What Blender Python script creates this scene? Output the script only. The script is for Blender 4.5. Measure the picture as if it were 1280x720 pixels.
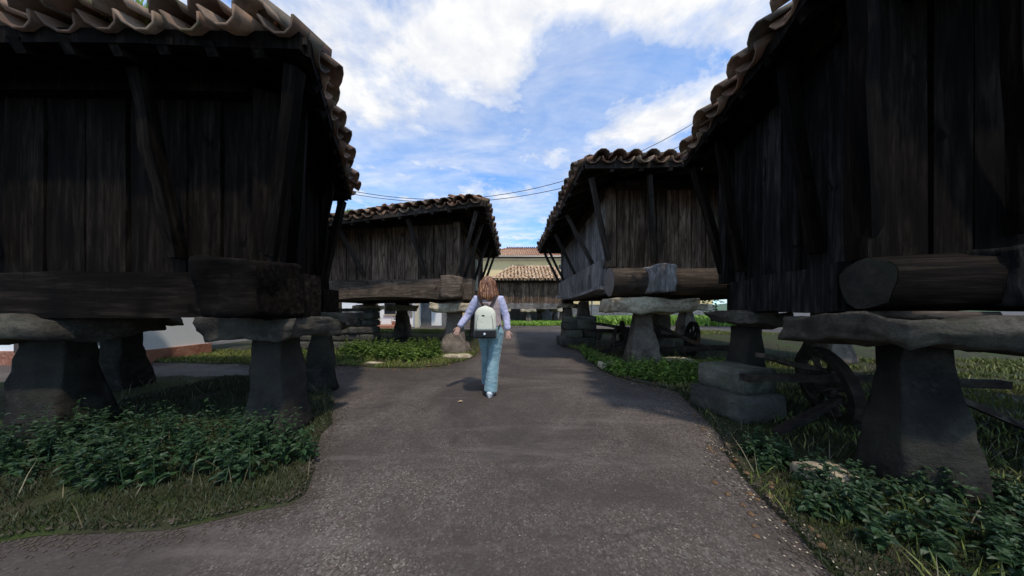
import bpy, bmesh, math, random
import numpy as np
from mathutils import Vector, Matrix, noise
R = math.radians
rng = random.Random(7)
scene = bpy.context.scene
for o in list(bpy.data.objects): bpy.data.objects.remove(o)
COL = scene.collection
CAMH, F = 1.2, 322.0
# ------------------------------------------------------------------ camera
cam = bpy.data.cameras.new('camera'); camo = bpy.data.objects.new('camera', cam); COL.objects.link(camo)
camo.location = (0, 0, CAMH); camo.rotation_euler = (R(90), 0, 0)
cam.sensor_width = 36; cam.lens = 36*F/1280; cam.shift_y = 27/1280
cam.clip_start = .05; cam.clip_end = 3000
scene.camera = camo
scene.view_settings.view_transform = 'Standard'; scene.view_settings.look = 'None'
scene.view_settings.gamma = 1; scene.view_settings.use_curve_mapping = False
scene.view_settings.exposure = 0.12
# ------------------------------------------------------------------ sky + sun
SUN_EL, SUN_AZ = R(61), R(154)          # azimuth from +Y (ahead) towards +X (right)
def build_world():
    w = bpy.data.worlds.new('World'); scene.world = w; w.use_nodes = True
    nt = w.node_tree; N = nt.nodes; L = nt.links; N.clear()
    out = N.new('ShaderNodeOutputWorld'); bg = N.new('ShaderNodeBackground'); bg.inputs[1].default_value = 0.12
    L.new(bg.outputs[0], out.inputs[0])
    sky = N.new('ShaderNodeTexSky'); sky.sky_type = 'NISHITA'; sky.sun_disc = False
    sky.sun_elevation = SUN_EL; sky.sun_rotation = SUN_AZ; sky.air_density = 1.0; sky.dust_density = .6; sky.ozone_density = 1.6
    tc = N.new('ShaderNodeTexCoord'); sep = N.new('ShaderNodeSeparateXYZ'); L.new(tc.outputs['Generated'], sep.inputs[0])
    def M(op, a, b=None, c=None):
        n = N.new('ShaderNodeMath'); n.operation = op
        for i, v in enumerate((a, b, c)):
            if v is None: continue
            if isinstance(v, (int, float)): n.inputs[i].default_value = v
            else: L.new(v, n.inputs[i])
        return n.outputs[0]
    z = M('MAXIMUM', sep.outputs[2], .04)
    U = M('DIVIDE', sep.outputs[0], z); V = M('DIVIDE', sep.outputs[1], z)
    comb = N.new('ShaderNodeCombineXYZ'); L.new(U, comb.inputs[0]); L.new(V, comb.inputs[1])
    p = comb.outputs[0]
    def nz(scale, detail, rough, dist=0, off=(0, 0, 0), sc=(1, 1, 1)):
        mp = N.new('ShaderNodeMapping'); L.new(p, mp.inputs[0]); mp.inputs[1].default_value = off; mp.inputs[3].default_value = sc
        n = N.new('ShaderNodeTexNoise'); L.new(mp.outputs[0], n.inputs[0])
        n.inputs['Scale'].default_value = scale; n.inputs['Detail'].default_value = detail
        n.inputs['Roughness'].default_value = rough; n.inputs['Distortion'].default_value = dist
        return n.outputs[0]
    big = nz(2.4, 9, .62, .25, (3.1, 1.7, 0)); fine = nz(9, 6, .6, .1, (5, 2, 0))
    acc = M('ADD', M('MULTIPLY', big, .8), M('MULTIPLY', fine, .2))
    def blob(cx, cy, rx, ry, amp):
        u = M('DIVIDE', M('SUBTRACT', U, cx), rx); v = M('DIVIDE', M('SUBTRACT', V, cy), ry)
        d2 = M('ADD', M('MULTIPLY', u, u), M('MULTIPLY', v, v))
        return M('MULTIPLY', M('POWER', 2.718, M('MULTIPLY', d2, -1)), amp)
    bias = None
    for b in [(-.38, .98, .34, .27, .21), (-.06, .96, .13, .15, .16), (.50, .84, .32, .14, .22), (.13, .80, .3, .08, .14), (.74, 1.38, .24, .17, .19),
              (-.62, 1.34, .20, .16, .13), (.19, 1.13, .13, .15, -.13), (-.25, 1.52, .4, .18, -.09), (1.2, .9, .5, .4, .08), (-1.2, .8, .5, .5, .08), (0, 0, .7, .45, .1)]:  # last one adds unseen cloud overhead, for whiter and warmer fill light
        o = blob(*b); bias = o if bias is None else M('ADD', bias, o)
    acc = M('ADD', acc, bias)
    ramp = N.new('ShaderNodeValToRGB'); L.new(acc, ramp.inputs[0]); e = ramp.color_ramp.elements
    e[0].position = .47; e[0].color = (0, 0, 0, 1); e[1].position = .69; e[1].color = (1, 1, 1, 1)
    e2 = e.new(.56); e2.color = (.55, .55, .55, 1)
    veil = nz(1.1, 8, .6, .6, (9, 4, 0), (1, 2.2, 1))
    vr = N.new('ShaderNodeMapRange'); L.new(veil, vr.inputs[0]); vr.inputs[1].default_value = .34; vr.inputs[2].default_value = .66; vr.inputs[3].default_value = .08; vr.inputs[4].default_value = .62
    # fade the veil in towards the horizon
    mask = M('MAXIMUM', ramp.outputs[0], vr.outputs[0])
    shade = nz(5.5, 7, .6, .2, (1, 8, 0))
    cr = N.new('ShaderNodeValToRGB'); L.new(shade, cr.inputs[0]); q = cr.color_ramp.elements
    q[0].position = .35; q[0].color = (6.1, 6.35, 6.95, 1); q[1].position = .62; q[1].color = (8.0, 7.95, 7.85, 1)
    # brighten nishita a little so the blue reads as in a phone picture
    hs = N.new('ShaderNodeMix'); hs.data_type = 'RGBA'; hs.blend_type = 'MULTIPLY'; hs.inputs[0].default_value = 1
    L.new(sky.outputs[0], hs.inputs[6]); hs.inputs[7].default_value = (.92, 1.70, 2.30, 1)
    mx = N.new('ShaderNodeMix'); mx.data_type = 'RGBA'; L.new(mask, mx.inputs[0]); L.new(hs.outputs[2], mx.inputs[6]); L.new(cr.outputs[0], mx.inputs[7])
    L.new(mx.outputs[2], bg.inputs[0])
    try: w.cycles.sampling_method = 'MANUAL'; w.cycles.sample_map_resolution = 512
    except Exception: pass
build_world()
sl = bpy.data.lights.new('sun', 'SUN'); sl.energy = 2.6; sl.angle = R(2.5); sl.color = (1, .92, .80)
so = bpy.data.objects.new('sun', sl); COL.objects.link(so)
sd = Vector((math.sin(SUN_AZ)*math.cos(SUN_EL), math.cos(SUN_AZ)*math.cos(SUN_EL), math.sin(SUN_EL)))
so.rotation_euler = sd.to_track_quat('Z', 'Y').to_euler(); so.location = (5, -10, 30)

# ------------------------------------------------------------------ materials
class MT:
    def __init__(s, name, rough=.8, spec=.3):
        s.m = bpy.data.materials.new(name); s.m.use_nodes = True
        s.nt = s.m.node_tree; s.N = s.nt.nodes; s.L = s.nt.links
        s.b = s.N['Principled BSDF']; s.b.inputs['Roughness'].default_value = rough
        s.b.inputs['Specular IOR Level'].default_value = spec
        s.tc = s.N.new('ShaderNodeTexCoord')
        s.bump_in = None
    def coord(s, sc=(1, 1, 1), rnd=True, space='Object'):
        mp = s.N.new('ShaderNodeMapping'); mp.inputs[3].default_value = sc
        s.L.new(s.tc.outputs[space], mp.inputs[0])
        if rnd:
            oi = s.N.new('ShaderNodeObjectInfo'); ml = s.N.new('ShaderNodeMath'); ml.operation = 'MULTIPLY'; ml.inputs[1].default_value = 37
            s.L.new(oi.outputs['Random'], ml.inputs[0]); cb = s.N.new('ShaderNodeCombineXYZ')
            for i in range(3): s.L.new(ml.outputs[0], cb.inputs[i])
            s.L.new(cb.outputs[0], mp.inputs[1])
        return mp.outputs[0]
    def noise(s, sc, scale=1, det=5, rough=.6, dist=0, rnd=True):
        n = s.N.new('ShaderNodeTexNoise'); s.L.new(s.coord(sc, rnd), n.inputs[0])
        n.inputs['Scale'].default_value = scale; n.inputs['Detail'].default_value = det
        n.inputs['Roughness'].default_value = rough; n.inputs['Distortion'].default_value = dist
        return n.outputs[0]
    def vor(s, scale, feat='F1', out=0, rnd=False):
        n = s.N.new('ShaderNodeTexVoronoi'); n.feature = feat; s.L.new(s.coord((1, 1, 1), rnd), n.inputs[0]); n.inputs['Scale'].default_value = scale
        return n.outputs[out]
    def ramp(s, fac, stops):
        r = s.N.new('ShaderNodeValToRGB'); s.L.new(fac, r.inputs[0]); e = r.color_ramp.elements
        while len(e) < len(stops): e.new(.5)
        for i, (p, c) in enumerate(stops):
            e[i].position = p; e[i].color = tuple(c)+(1,) if len(c) == 3 else c
        return r.outputs[0]
    def mix(s, fac, a, b, mode='MIX'):
        n = s.N.new('ShaderNodeMix'); n.data_type = 'RGBA'; n.blend_type = mode
        for i, v in ((0, fac), (6, a), (7, b)):
            if isinstance(v, (int, float)): n.inputs[i].default_value = v
            elif isinstance(v, tuple): n.inputs[i].default_value = tuple(v)+(1,)
            else: s.L.new(v, n.inputs[i])
        return n.outputs[2]
    def rand(s):
        oi = s.N.new('ShaderNodeObjectInfo'); return oi.outputs['Random']
    def mapr(s, v, a, b, c, d):
        n = s.N.new('ShaderNodeMapRange'); s.L.new(v, n.inputs[0])
        for i, x in enumerate((a, b, c, d)): n.inputs[i+1].default_value = x
        return n.outputs[0]
    def col(s, c):
        if isinstance(c, tuple): s.b.inputs[0].default_value = c+(1,)
        else: s.L.new(c, s.b.inputs[0])
    def bump(s, h, strength=.4, dist=.02):
        n = s.N.new('ShaderNodeBump'); n.inputs['Strength'].default_value = strength; n.inputs['Distance'].default_value = dist
        s.L.new(h, n.inputs['Height'])
        if s.bump_in is not None: s.L.new(s.bump_in, n.inputs['Normal'])
        s.bump_in = n.outputs[0]; s.L.new(n.outputs[0], s.b.inputs['Normal'])

def wood(name, dark, mid, light, grain=(14, 14, 1.2), moss=0):
    t = MT(name, .85, .15)
    g = t.noise(grain, 1.6, 8, .7, .3)
    g2 = t.noise((1.5, 1.5, .7), 1.3, 5, .6, .5)
    fine = t.noise(tuple(6*x for x in grain), 1, 3, .6)
    c = t.ramp(g, [(.36, dark), (.51, mid), (.64, light)])
    kn = t.noise((2.2, 2.2, 1.1), 2.4, 2, .5, 1.5); c = t.mix(t.mapr(kn, .66, .72, 0, .8), c, tuple(x*.35 for x in dark))
    c = t.mix(t.mapr(g2, .35, .68, 0, .75), c, tuple(x*.45 for x in dark))
    v = t.mapr(t.rand(), 0, 1, .62, 1.35)
    cb = t.N.new('ShaderNodeCombineColor')
    for i in range(3): t.L.new(v, cb.inputs[i])
    c = t.mix(1.0, c, cb.outputs[0], 'MULTIPLY')
    if moss:
        c = t.mix(t.mapr(t.noise((2, 2, 2), 1.5, 6, .7), .55, .7, 0, moss), c, (.05, .065, .02))
    t.col(c); t.bump(g, .55, .012); t.bump(fine, .35, .004)
    return t.m
M_wall = wood('weathered_wall_wood', (.045, .026, .015), (.185, .116, .074), (.38, .265, .185))
M_grey = wood('silvered_wood', (.12, .10, .09), (.30, .265, .24), (.50, .46, .43))
M_beam = wood('old_beam_wood_x', (.055, .038, .027), (.110, .080, .058), (.19, .145, .110), (1.2, 14, 14))
M_beamy = wood('old_beam_wood_y', (.055, .038, .027), (.110, .080, .058), (.19, .145, .110), (14, 1.2, 14))
M_greyx = wood('silvered_beam_x', (.10, .085, .07), (.20, .175, .155), (.34, .31, .28), (1.2, 14, 14))
M_dim = wood('dimmed_wall_wood', (.003, .002, .0015), (.009, .006, .004), (.026, .019, .014))  # wall wood copied far darker, shade put into the colour
M_dimx = wood('dimmed_beam_wood', (.004, .003, .002), (.011, .0075, .0055), (.030, .022, .016), (1.2, 14, 14))  # beam wood dimmed the same way, shade held in its colour
M_dimg = wood('dimmed_silvered_wood', (.006, .005, .0045), (.018, .0155, .014), (.045, .040, .036))  # silvered wood dimmed by colour for the added right granary
M_eave = wood('dark_eave_wood', (.026, .019, .014), (.048, .036, .028), (.095, .074, .058))  # eave and roof timbers, darker than the wall planks
M_cart = wood('cart_wood', (.020, .014, .011), (.045, .032, .024), (.09, .068, .052), (6, 6, 6))
def wood_end():
    t = MT('sawn_log_end', .9, .1)
    w = t.N.new('ShaderNodeTexWave'); w.wave_type = 'RINGS'; w.rings_direction = 'X'; t.L.new(t.coord((1, 1, 1), False), w.inputs[0])
    w.inputs['Scale'].default_value = 9; w.inputs['Distortion'].default_value = 3; w.inputs['Detail'].default_value = 4
    c = t.mix(t.noise((1, 1, 1), 5, 6), t.ramp(w.outputs[0], [(0, (.20, .165, .135)), (1, (.34, .30, .26))]), (.13, .10, .08))
    t.col(c); t.bump(w.outputs[0], .4, .01); return t.m
M_end = wood_end()
for _m in (M_dim, M_dimx, M_dimg): _m.node_tree.nodes['Principled BSDF'].inputs['Specular IOR Level'].default_value = .05
def stone(name, a, b, c, moss=.0, sc=1):
    t = MT(name, .9, .2)
    n = t.noise((1, 1, 1), 3*sc, 10, .68, .4); n2 = t.noise((1, 1, 1), 22*sc, 8, .75); n3 = t.noise((1, 1, 1), 1.1*sc, 3)
    k = t.ramp(n, [(.36, a), (.5, b), (.62, c)])
    w = t.noise((1, 1, 2.5), 2.0*sc, 6, .7, 1.2); k = t.mix(t.mapr(w, .56, .70, 0, .75), k, tuple(x*.55 for x in a))
    k = t.mix(t.mapr(n2, .48, .62, 0, .7), k, a); lich = t.noise((1, 1, 1), 6.5, 9, .75); k = t.mix(t.mapr(lich, .58, .66, 0, .45), k, tuple(min(1, x*1.5) for x in c))
    k = t.mix(t.mapr(n3, .42, .66, 0, .5), k, tuple(x*1.2 for x in c))
    if moss: k = t.mix(t.mapr(t.noise((1, 1, 1), 2.2, 6, .7), .5, .66, 0, moss), k, (.045, .06, .02))
    t.col(k); t.bump(n, 1, .06); t.bump(n2, .8, .015); t.bump(w, .5, .04); return t.m
M_cap = stone('pale_slab_stone', (.20, .15, .095), (.46, .37, .25), (.66, .56, .40), .2)
M_pil = stone('pillar_stone', (.055, .040, .030), (.125, .095, .074), (.22, .175, .14), .12)
M_npil = stone('dimmed_pillar_stone', (.006, .005, .004), (.017, .0135, .011), (.042, .035, .028), .2)  # pillar stone with shade put into its colour, side granaries only
M_ncap = stone('dimmed_slab_stone', (.020, .016, .012), (.050, .041, .031), (.10, .085, .065), .2)  # slab stone darkened likewise, its tone stands in for shade
M_blk = stone('mossy_block_stone', (.04, .04, .03), (.09, .085, .065), (.17, .155, .12), .6)
M_drk = stone('dark_wall_stone', (.03, .027, .022), (.06, .053, .045), (.11, .098, .082), .4)
M_kerb = stone('grey_plinth_stone', (.10, .10, .095), (.17, .165, .155), (.25, .24, .225), .15)
def tile_mat():
    t = MT('terracotta_tile', .8, .25)
    base = t.ramp(t.rand(), [(0, (.10, .065, .045)), (.3, (.19, .095, .055)), (.55, (.26, .145, .09)), (.8, (.36, .23, .15)), (1, (.15, .12, .09))])
    n = t.noise((1, 1, 1), 7, 6, .65); c = t.mix(t.mapr(n, .42, .66, 0, .85), base, (.055, .045, .034))
    c = t.mix(t.mapr(t.noise((1, 1, 1), 4, 5, .7), .58, .7, 0, .8), c, (.075, .095, .025))
    t.col(c); t.bump(n, .5, .008); return t.m
M_tile = tile_mat()
def tile_mass(name, cols, dirt, pitch=.5):
    t = MT(name, .85, .2)
    v = t.N.new('ShaderNodeTexVoronoi'); t.L.new(t.coord((1, 1, 1), False), v.inputs[0]); v.inputs['Scale'].default_value = 3.2
    sx = t.N.new('ShaderNodeSeparateXYZ'); t.L.new(v.outputs['Color'], sx.inputs[0])
    c = t.ramp(sx.outputs[0], [(i/(len(cols)-1), k) for i, k in enumerate(cols)])
    n = t.noise((1, 1, 1), 2.3, 8, .7, rnd=False); c = t.mix(t.mapr(n, .45, .68, 0, dirt), c, (.07, .055, .04))
    t.col(c); t.bump(t.noise((1, 1, 1), 20, 4, rnd=False), .4, .01); return t.m
M_tmass = tile_mass('old_roof_tiles', [(.22, .11, .06), (.34, .17, .095), (.28, .18, .12), (.42, .25, .15)], .85)
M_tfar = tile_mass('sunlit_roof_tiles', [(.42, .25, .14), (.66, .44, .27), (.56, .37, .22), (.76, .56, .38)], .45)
M_tred = tile_mass('orange_roof_tiles', [(.38, .17, .10), (.46, .22, .13), (.42, .21, .13), (.50, .26, .17)], .15)
def asphalt():
    t = MT('worn_asphalt', .82, .35)
    v = t.vor(120, 'F1', 1); sx = t.N.new('ShaderNodeSeparateXYZ'); t.L.new(v, sx.inputs[0])
    agg = t.ramp(sx.outputs[0], [(0, (.050, .039, .032)), (.5, (.094, .073, .060)), (.85, (.130, .104, .087)), (.96, (.19, .158, .134)), (1, (.28, .24, .20))])
    v2 = t.vor(38, 'F1', 1); s2 = t.N.new('ShaderNodeSeparateXYZ'); t.L.new(v2, s2.inputs[0])
    agg = t.mix(t.mapr(s2.outputs[1], .88, .95, 0, .5), agg, (.16, .145, .125))
    patch = t.noise((1, 1, 1), .55, 8, .62, .6, rnd=False)
    c = t.mix(t.mapr(patch, .38, .56, .0, .85), agg, (.050, .038, .032))
    # long pale wear streaks running away to the right
    mp = t.N.new('ShaderNodeMapping'); mp.inputs[2].default_value = (0, 0, R(-35)); mp.inputs[3].default_value = (.5, 2.6, 1); t.L.new(t.tc.outputs['Object'], mp.inputs[0])
    st = t.N.new('ShaderNodeTexNoise'); t.L.new(mp.outputs[0], st.inputs[0]); st.inputs['Scale'].default_value = 1.0; st.inputs['Detail'].default_value = 9; st.inputs['Roughness'].default_value = .72
    c = t.mix(t.mapr(st.outputs[0], .53, .70, 0, .5), c, (.165, .135, .118))
    c = t.mix(t.mapr(t.noise((1, 1, 1), 3.2, 6, .7, rnd=False), .55, .75, 0, .5), c, (.038, .032, .029))
    stn = t.noise((1, 1, 1), 1.3, 9, .75, .8, rnd=False); c = t.mix(t.mapr(stn, .60, .66, 0, .45), c, (.034, .026, .022)); c = t.mix(t.mapr(t.noise((1, 1, 1), 2.1, 10, .78, 1.2), .60, .68, 0, .35), c, (.17, .145, .125))
    # cracks
    wv = t.N.new('ShaderNodeMix'); wv.data_type = 'RGBA'; wv.inputs[0].default_value = .22
    nn = t.N.new('ShaderNodeTexNoise'); t.L.new(t.coord((1, 1, 1), False), nn.inputs[0]); nn.inputs['Scale'].default_value = 2.2; nn.inputs['Detail'].default_value = 6
    t.L.new(t.coord((1, 1, 1), False), wv.inputs[6]); t.L.new(nn.outputs[1], wv.inputs[7])
    cv = t.N.new('ShaderNodeTexVoronoi'); cv.feature = 'DISTANCE_TO_EDGE'; t.L.new(wv.outputs[2], cv.inputs[0]); cv.inputs['Scale'].default_value = .55
    ck = t.mapr(cv.outputs[0], 0, .006, 1, 0)
    gate = t.mapr(t.noise((1, 1, 1), .8, 2, rnd=False), .5, .58, 0, .4)
    mm = t.N.new('ShaderNodeMath'); mm.operation = 'MULTIPLY'; t.L.new(ck, mm.inputs[0]); t.L.new(gate, mm.inputs[1])
    c = t.mix(mm.outputs[0], c, (.018, .015, .013))
    t.col(c)
    t.bump(sx.outputs[0], .6, .005); t.bump(patch, .3, .03)
    t.L.new(t.mapr(t.noise((1, 1, 1), 12, 4, rnd=False), .3, .7, .62, .95), t.b.inputs['Roughness'])
    return t.m
M_asph = asphalt()
def earth():
    t = MT('earth_and_moss', .95, .1)
    n = t.noise((1, 1, 1), 1.6, 8, .65, .3, rnd=False); n2 = t.noise((1, 1, 1), 9, 7, .7, rnd=False)
    c = t.ramp(n2, [(.3, (.018, .014, .010)), (.5, (.04, .032, .021)), (.7, (.08, .066, .046))])
    c = t.mix(t.mapr(n, .40, .58, 0, .85), c, (.035, .05, .012))
    t.col(c); t.bump(n2, .9, .03); return t.m
M_earth = earth()
def plaster(name, c, d):
    t = MT(name, .9, .15)
    n = t.noise((1, 1, .5), .9, 7, .65, rnd=False); n2 = t.noise((4, 4, .6), 1, 6, .6, rnd=False)
    k = t.mix(t.mapr(n, .45, .75, 0, .5), c, d); k = t.mix(t.mapr(n2, .55, .8, 0, .35), k, d)
    t.col(k); t.bump(t.noise((1, 1, 1), 40, 3, rnd=False), .3, .004); return t.m
M_yel = plaster('yellow_plaster', (.80, .62, .32), (.66, .50, .26))
M_wht = plaster('white_plaster', (.84, .83, .80), (.66, .64, .60))
M_crm = plaster('cream_trim', (.62, .55, .40), (.45, .40, .30))
M_red = stone('red_terrace_tile', (.28, .11, .07), (.38, .16, .10), (.45, .22, .15))
def leafm(name, a, b, rough=.55, tr=.25):
    t = MT(name, rough, .35)
    n = t.noise((1, 1, 1), 3.5, 5, .7, rnd=False); n2 = t.noise((1, 1, 1), 60, 2, rnd=False)
    c = t.mix(t.mapr(n, .35, .65, 0, 1), a, b); c = t.mix(t.mapr(n2, .4, .62, 0, .5), c, tuple(x*1.7 for x in b))
    t.col(c); return t.m
M_leaf = leafm('nettle_leaf', (.038, .072, .010), (.095, .14, .020))
M_leafd = leafm('dimmed_nettle_leaf', (.008, .022, .007), (.018, .042, .011))  # nettle leaf dimmed by colour where the sides should look shaded
M_grassd = leafm('dimmed_grass', (.016, .024, .007), (.036, .042, .014))  # verge grass dimmed by colour, same painted shade as the nettles
M_straw = leafm('dry_straw', (.10, .08, .04), (.16, .13, .07))
M_leaf2 = leafm('weed_leaf', (.045, .088, .012), (.11, .17, .026))
M_grass = leafm('verge_grass', (.070, .10, .016), (.15, .155, .034))
M_grass2 = leafm('bright_grass', (.12, .22, .025), (.20, .31, .045))
M_tree = leafm('tree_leaf', (.03, .06, .015), (.06, .10, .03))
def plain(name, c, rough=.7, metal=0, var=.25, sc=8):
    t = MT(name, rough, .4); n = t.noise((1, 1, 1), sc, 5, .6)
    t.col(t.mix(t.mapr(n, .35, .7, 0, 1), c, tuple(x*(1-var) for x in c))); t.b.inputs['Metallic'].default_value = metal
    t.bump(n, .15, .01); return t.m
M_dark = plain('dark_paint', (.02, .018, .017), .5)
M_frame = plain('brown_frame', (.06, .035, .022), .5)
M_glass = plain('window_glass', (.02, .024, .028), .08)
M_metal = plain('zinc_gutter', (.32, .32, .31), .45, .6)
M_cable = plain('black_cable', (.015, .015, .016), .6)
M_bark = wood('bark', (.03, .024, .018), (.06, .048, .036), (.10, .08, .06))
M_skin = plain('skin', (.52, .30, .22), .5, 0, .12)
def hairm():
    t = MT('auburn_hair', .45, .5); g = t.noise((60, 60, 3), 1, 4, .6)
    t.col(t.ramp(g, [(.30, (.035, .011, .005)), (.5, (.17, .058, .022)), (.68, (.52, .27, .13))])); t.bump(g, .8, .01); return t.m
M_hair = hairm()
def cloth(name, a, b, sc=(90, 90, 90), bs=.3, low=None):
    t = MT(name, .9, .15); n = t.noise(sc, 1, 2, .5); f = t.noise((1, 1, 1), 9, 4, .6, .4)
    c = t.mix(t.mapr(n, .3, .7, 0, 1), a, b)
    if low: c = t.mix(t.mapr(f, .42, .62, 0, .55), c, low)
    t.col(c); t.bump(f, .5, .02); t.bump(n, bs, .002)
    t.b.inputs['Sheen Weight'].default_value = .2; return t.m
M_jean = cloth('light_denim', (.13, .22, .25), (.20, .31, .34), (60, 60, 140), .3, (.30, .41, .43))
M_slv = cloth('lilac_knit', (.42, .40, .55), (.55, .53, .68))
M_vest = cloth('mauve_knit', (.30, .225, .215), (.40, .31, .29))
M_pack = cloth('cream_canvas', (.62, .59, .46), (.72, .69, .55), (160, 160, 160), .2)
M_blkc = cloth('black_canvas', (.012, .012, .013), (.022, .022, .024))
M_strap = plain('brown_webbing', (.02, .011, .009), .8)
M_shoe = plain('white_shoe', (.75, .75, .74), .5, 0, .1)
M_sole = plain('shoe_sole', (.5, .5, .49), .7)

# ------------------------------------------------------------------ mesh helpers
def tag(o, label=None, cat=None, group=None, kind=None):
    if label: o['label'] = label
    if cat: o['category'] = cat
    if group: o['group'] = group
    if kind: o['kind'] = kind
    return o
def link(name, me, parent=None, mat=None, mw=None):
    o = bpy.data.objects.new(name, me); COL.objects.link(o)
    if mat is not None and me is not None and not me.materials: me.materials.append(mat)
    if mw is not None: o.matrix_world = mw
    if parent is not None:
        o.parent = parent; o.matrix_parent_inverse = parent.matrix_basis.inverted()
    return o
def empty(name, loc, label, cat, group=None):
    o = bpy.data.objects.new(name, None); COL.objects.link(o); o.location = loc; o.empty_display_size = .2
    return tag(o, label, cat, group)
def mesh(name, v, f, smooth=False):
    me = bpy.data.meshes.new(name); me.from_pydata([tuple(p) for p in v], [], f); me.update()
    if smooth: me.polygons.foreach_set('use_smooth', [True]*len(me.polygons))
    return me
def fixn(me):
    bm = bmesh.new(); bm.from_mesh(me); bmesh.ops.recalc_face_normals(bm, faces=bm.faces); bm.to_mesh(me); bm.free(); return me
BOXF = [(0, 3, 2, 1), (4, 5, 6, 7), (0, 1, 5, 4), (1, 2, 6, 5), (2, 3, 7, 6), (3, 0, 4, 7)]
class MB:
    def __init__(s): s.v = []; s.f = []
    def add(s, v, f, mw=None):
        k = len(s.v); s.v += [tuple(mw @ Vector(p)) if mw is not None else tuple(p) for p in v]
        s.f += [tuple(i+k for i in q) for q in f]
    def box(s, c, d, mw=None):
        x, y, z = c; a, b, h = (t/2 for t in d)
        s.add([(x-a, y-b, z-h), (x+a, y-b, z-h), (x+a, y+b, z-h), (x-a, y+b, z-h), (x-a, y-b, z+h), (x+a, y-b, z+h), (x+a, y+b, z+h), (x-a, y+b, z+h)], BOXF, mw)
    def tube(s, pts, rad, seg=8, cap=True, ell=None):
        pts = [Vector(p) for p in pts]; n = len(pts); rr = rad if isinstance(rad, (list, tuple)) else [rad]*n
        k = len(s.v); up = None
        for i, p in enumerate(pts):
            t = (pts[min(i+1, n-1)]-pts[max(i-1, 0)]).normalized()
            if up is None:
                up = Vector((0, -1, 0)) if abs(t.y) < .8 else Vector((0, 0, 1))
            a = t.cross(up).normalized(); up = a.cross(t).normalized()
            r = rr[i]; ra, rb = (r, r) if not isinstance(r, (list, tuple)) else r
            for j in range(seg):
                th = 2*math.pi*j/seg; s.v.append(tuple(p+a*math.cos(th)*ra+up*math.sin(th)*rb))
        for i in range(n-1):
            for j in range(seg):
                b = k+i*seg; s.f.append((b+j, b+(j+1) % seg, b+seg+(j+1) % seg, b+seg+j))
        if cap:
            s.f.append(tuple(k+j for j in range(seg))[::-1]); b = k+(n-1)*seg; s.f.append(tuple(b+j for j in range(seg)))
    def build(s, name, mat, parent=None, smooth=False, rec=True, mw=None):
        me = mesh(name, s.v, s.f, smooth)
        if rec: fixn(me)
        return link(name, me, parent, mat, mw)
def rough_block(d, seed, amp=.03, cuts=3, taper=None, bev=.15):
    """an irregular hewn block with origin at its centre"""
    bm = bmesh.new(); bmesh.ops.create_cube(bm, size=1)
    bmesh.ops.subdivide_edges(bm, edges=bm.edges[:], cuts=cuts, use_grid_fill=True)
    D = Vector(d)
    for v in bm.verts:
        p = v.co*2
        q = Vector([math.copysign(abs(c)**1.0, c) for c in p])
        # round the corners
        m = max(abs(c) for c in q); l = q.length
        if l > 0: q = q.lerp(q/l*m*1.2, bev)
        q = q*.5
        if taper:
            k = taper(q.z+.5); q.x *= k; q.y *= k
        w = Vector((q.x*D.x, q.y*D.y, q.z*D.z))
        nz = noise.noise_vector(w*2.4/max(.3, max(d)**.5)+Vector((seed*7.3, seed*3.1, seed)))
        n2 = noise.noise_vector(w*9+Vector((seed, seed*5.1, 2)))
        n3 = noise.noise(w*22+Vector((seed, 1, 4)))
        v.co = w+nz*amp+n2*amp*.45+w.normalized()*n3*amp*.25
    bmesh.ops.recalc_face_normals(bm, faces=bm.faces)
    me = bpy.data.meshes.new('block'); bm.to_mesh(me); bm.free()
    me.polygons.foreach_set('use_smooth', [True]*len(me.polygons)); return me
def G(px, py, h=0):                      # a point of the ground plane under a pixel of the picture
    d = F*(CAMH-h)/(py-387); return Vector(((px-640)/F*d, d, h))
def PD(px, py, d): return Vector(((px-640)/F*d, d, CAMH+(387-py)/F*d))
def pinside(x, y, poly):
    c = False; j = len(poly)-1
    for i in range(len(poly)):
        xi, yi = poly[i]; xj, yj = poly[j]
        if (yi > y) != (yj > y) and x < (xj-xi)*(y-yi)/(yj-yi)+xi: c = not c
        j = i
    return c

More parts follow.
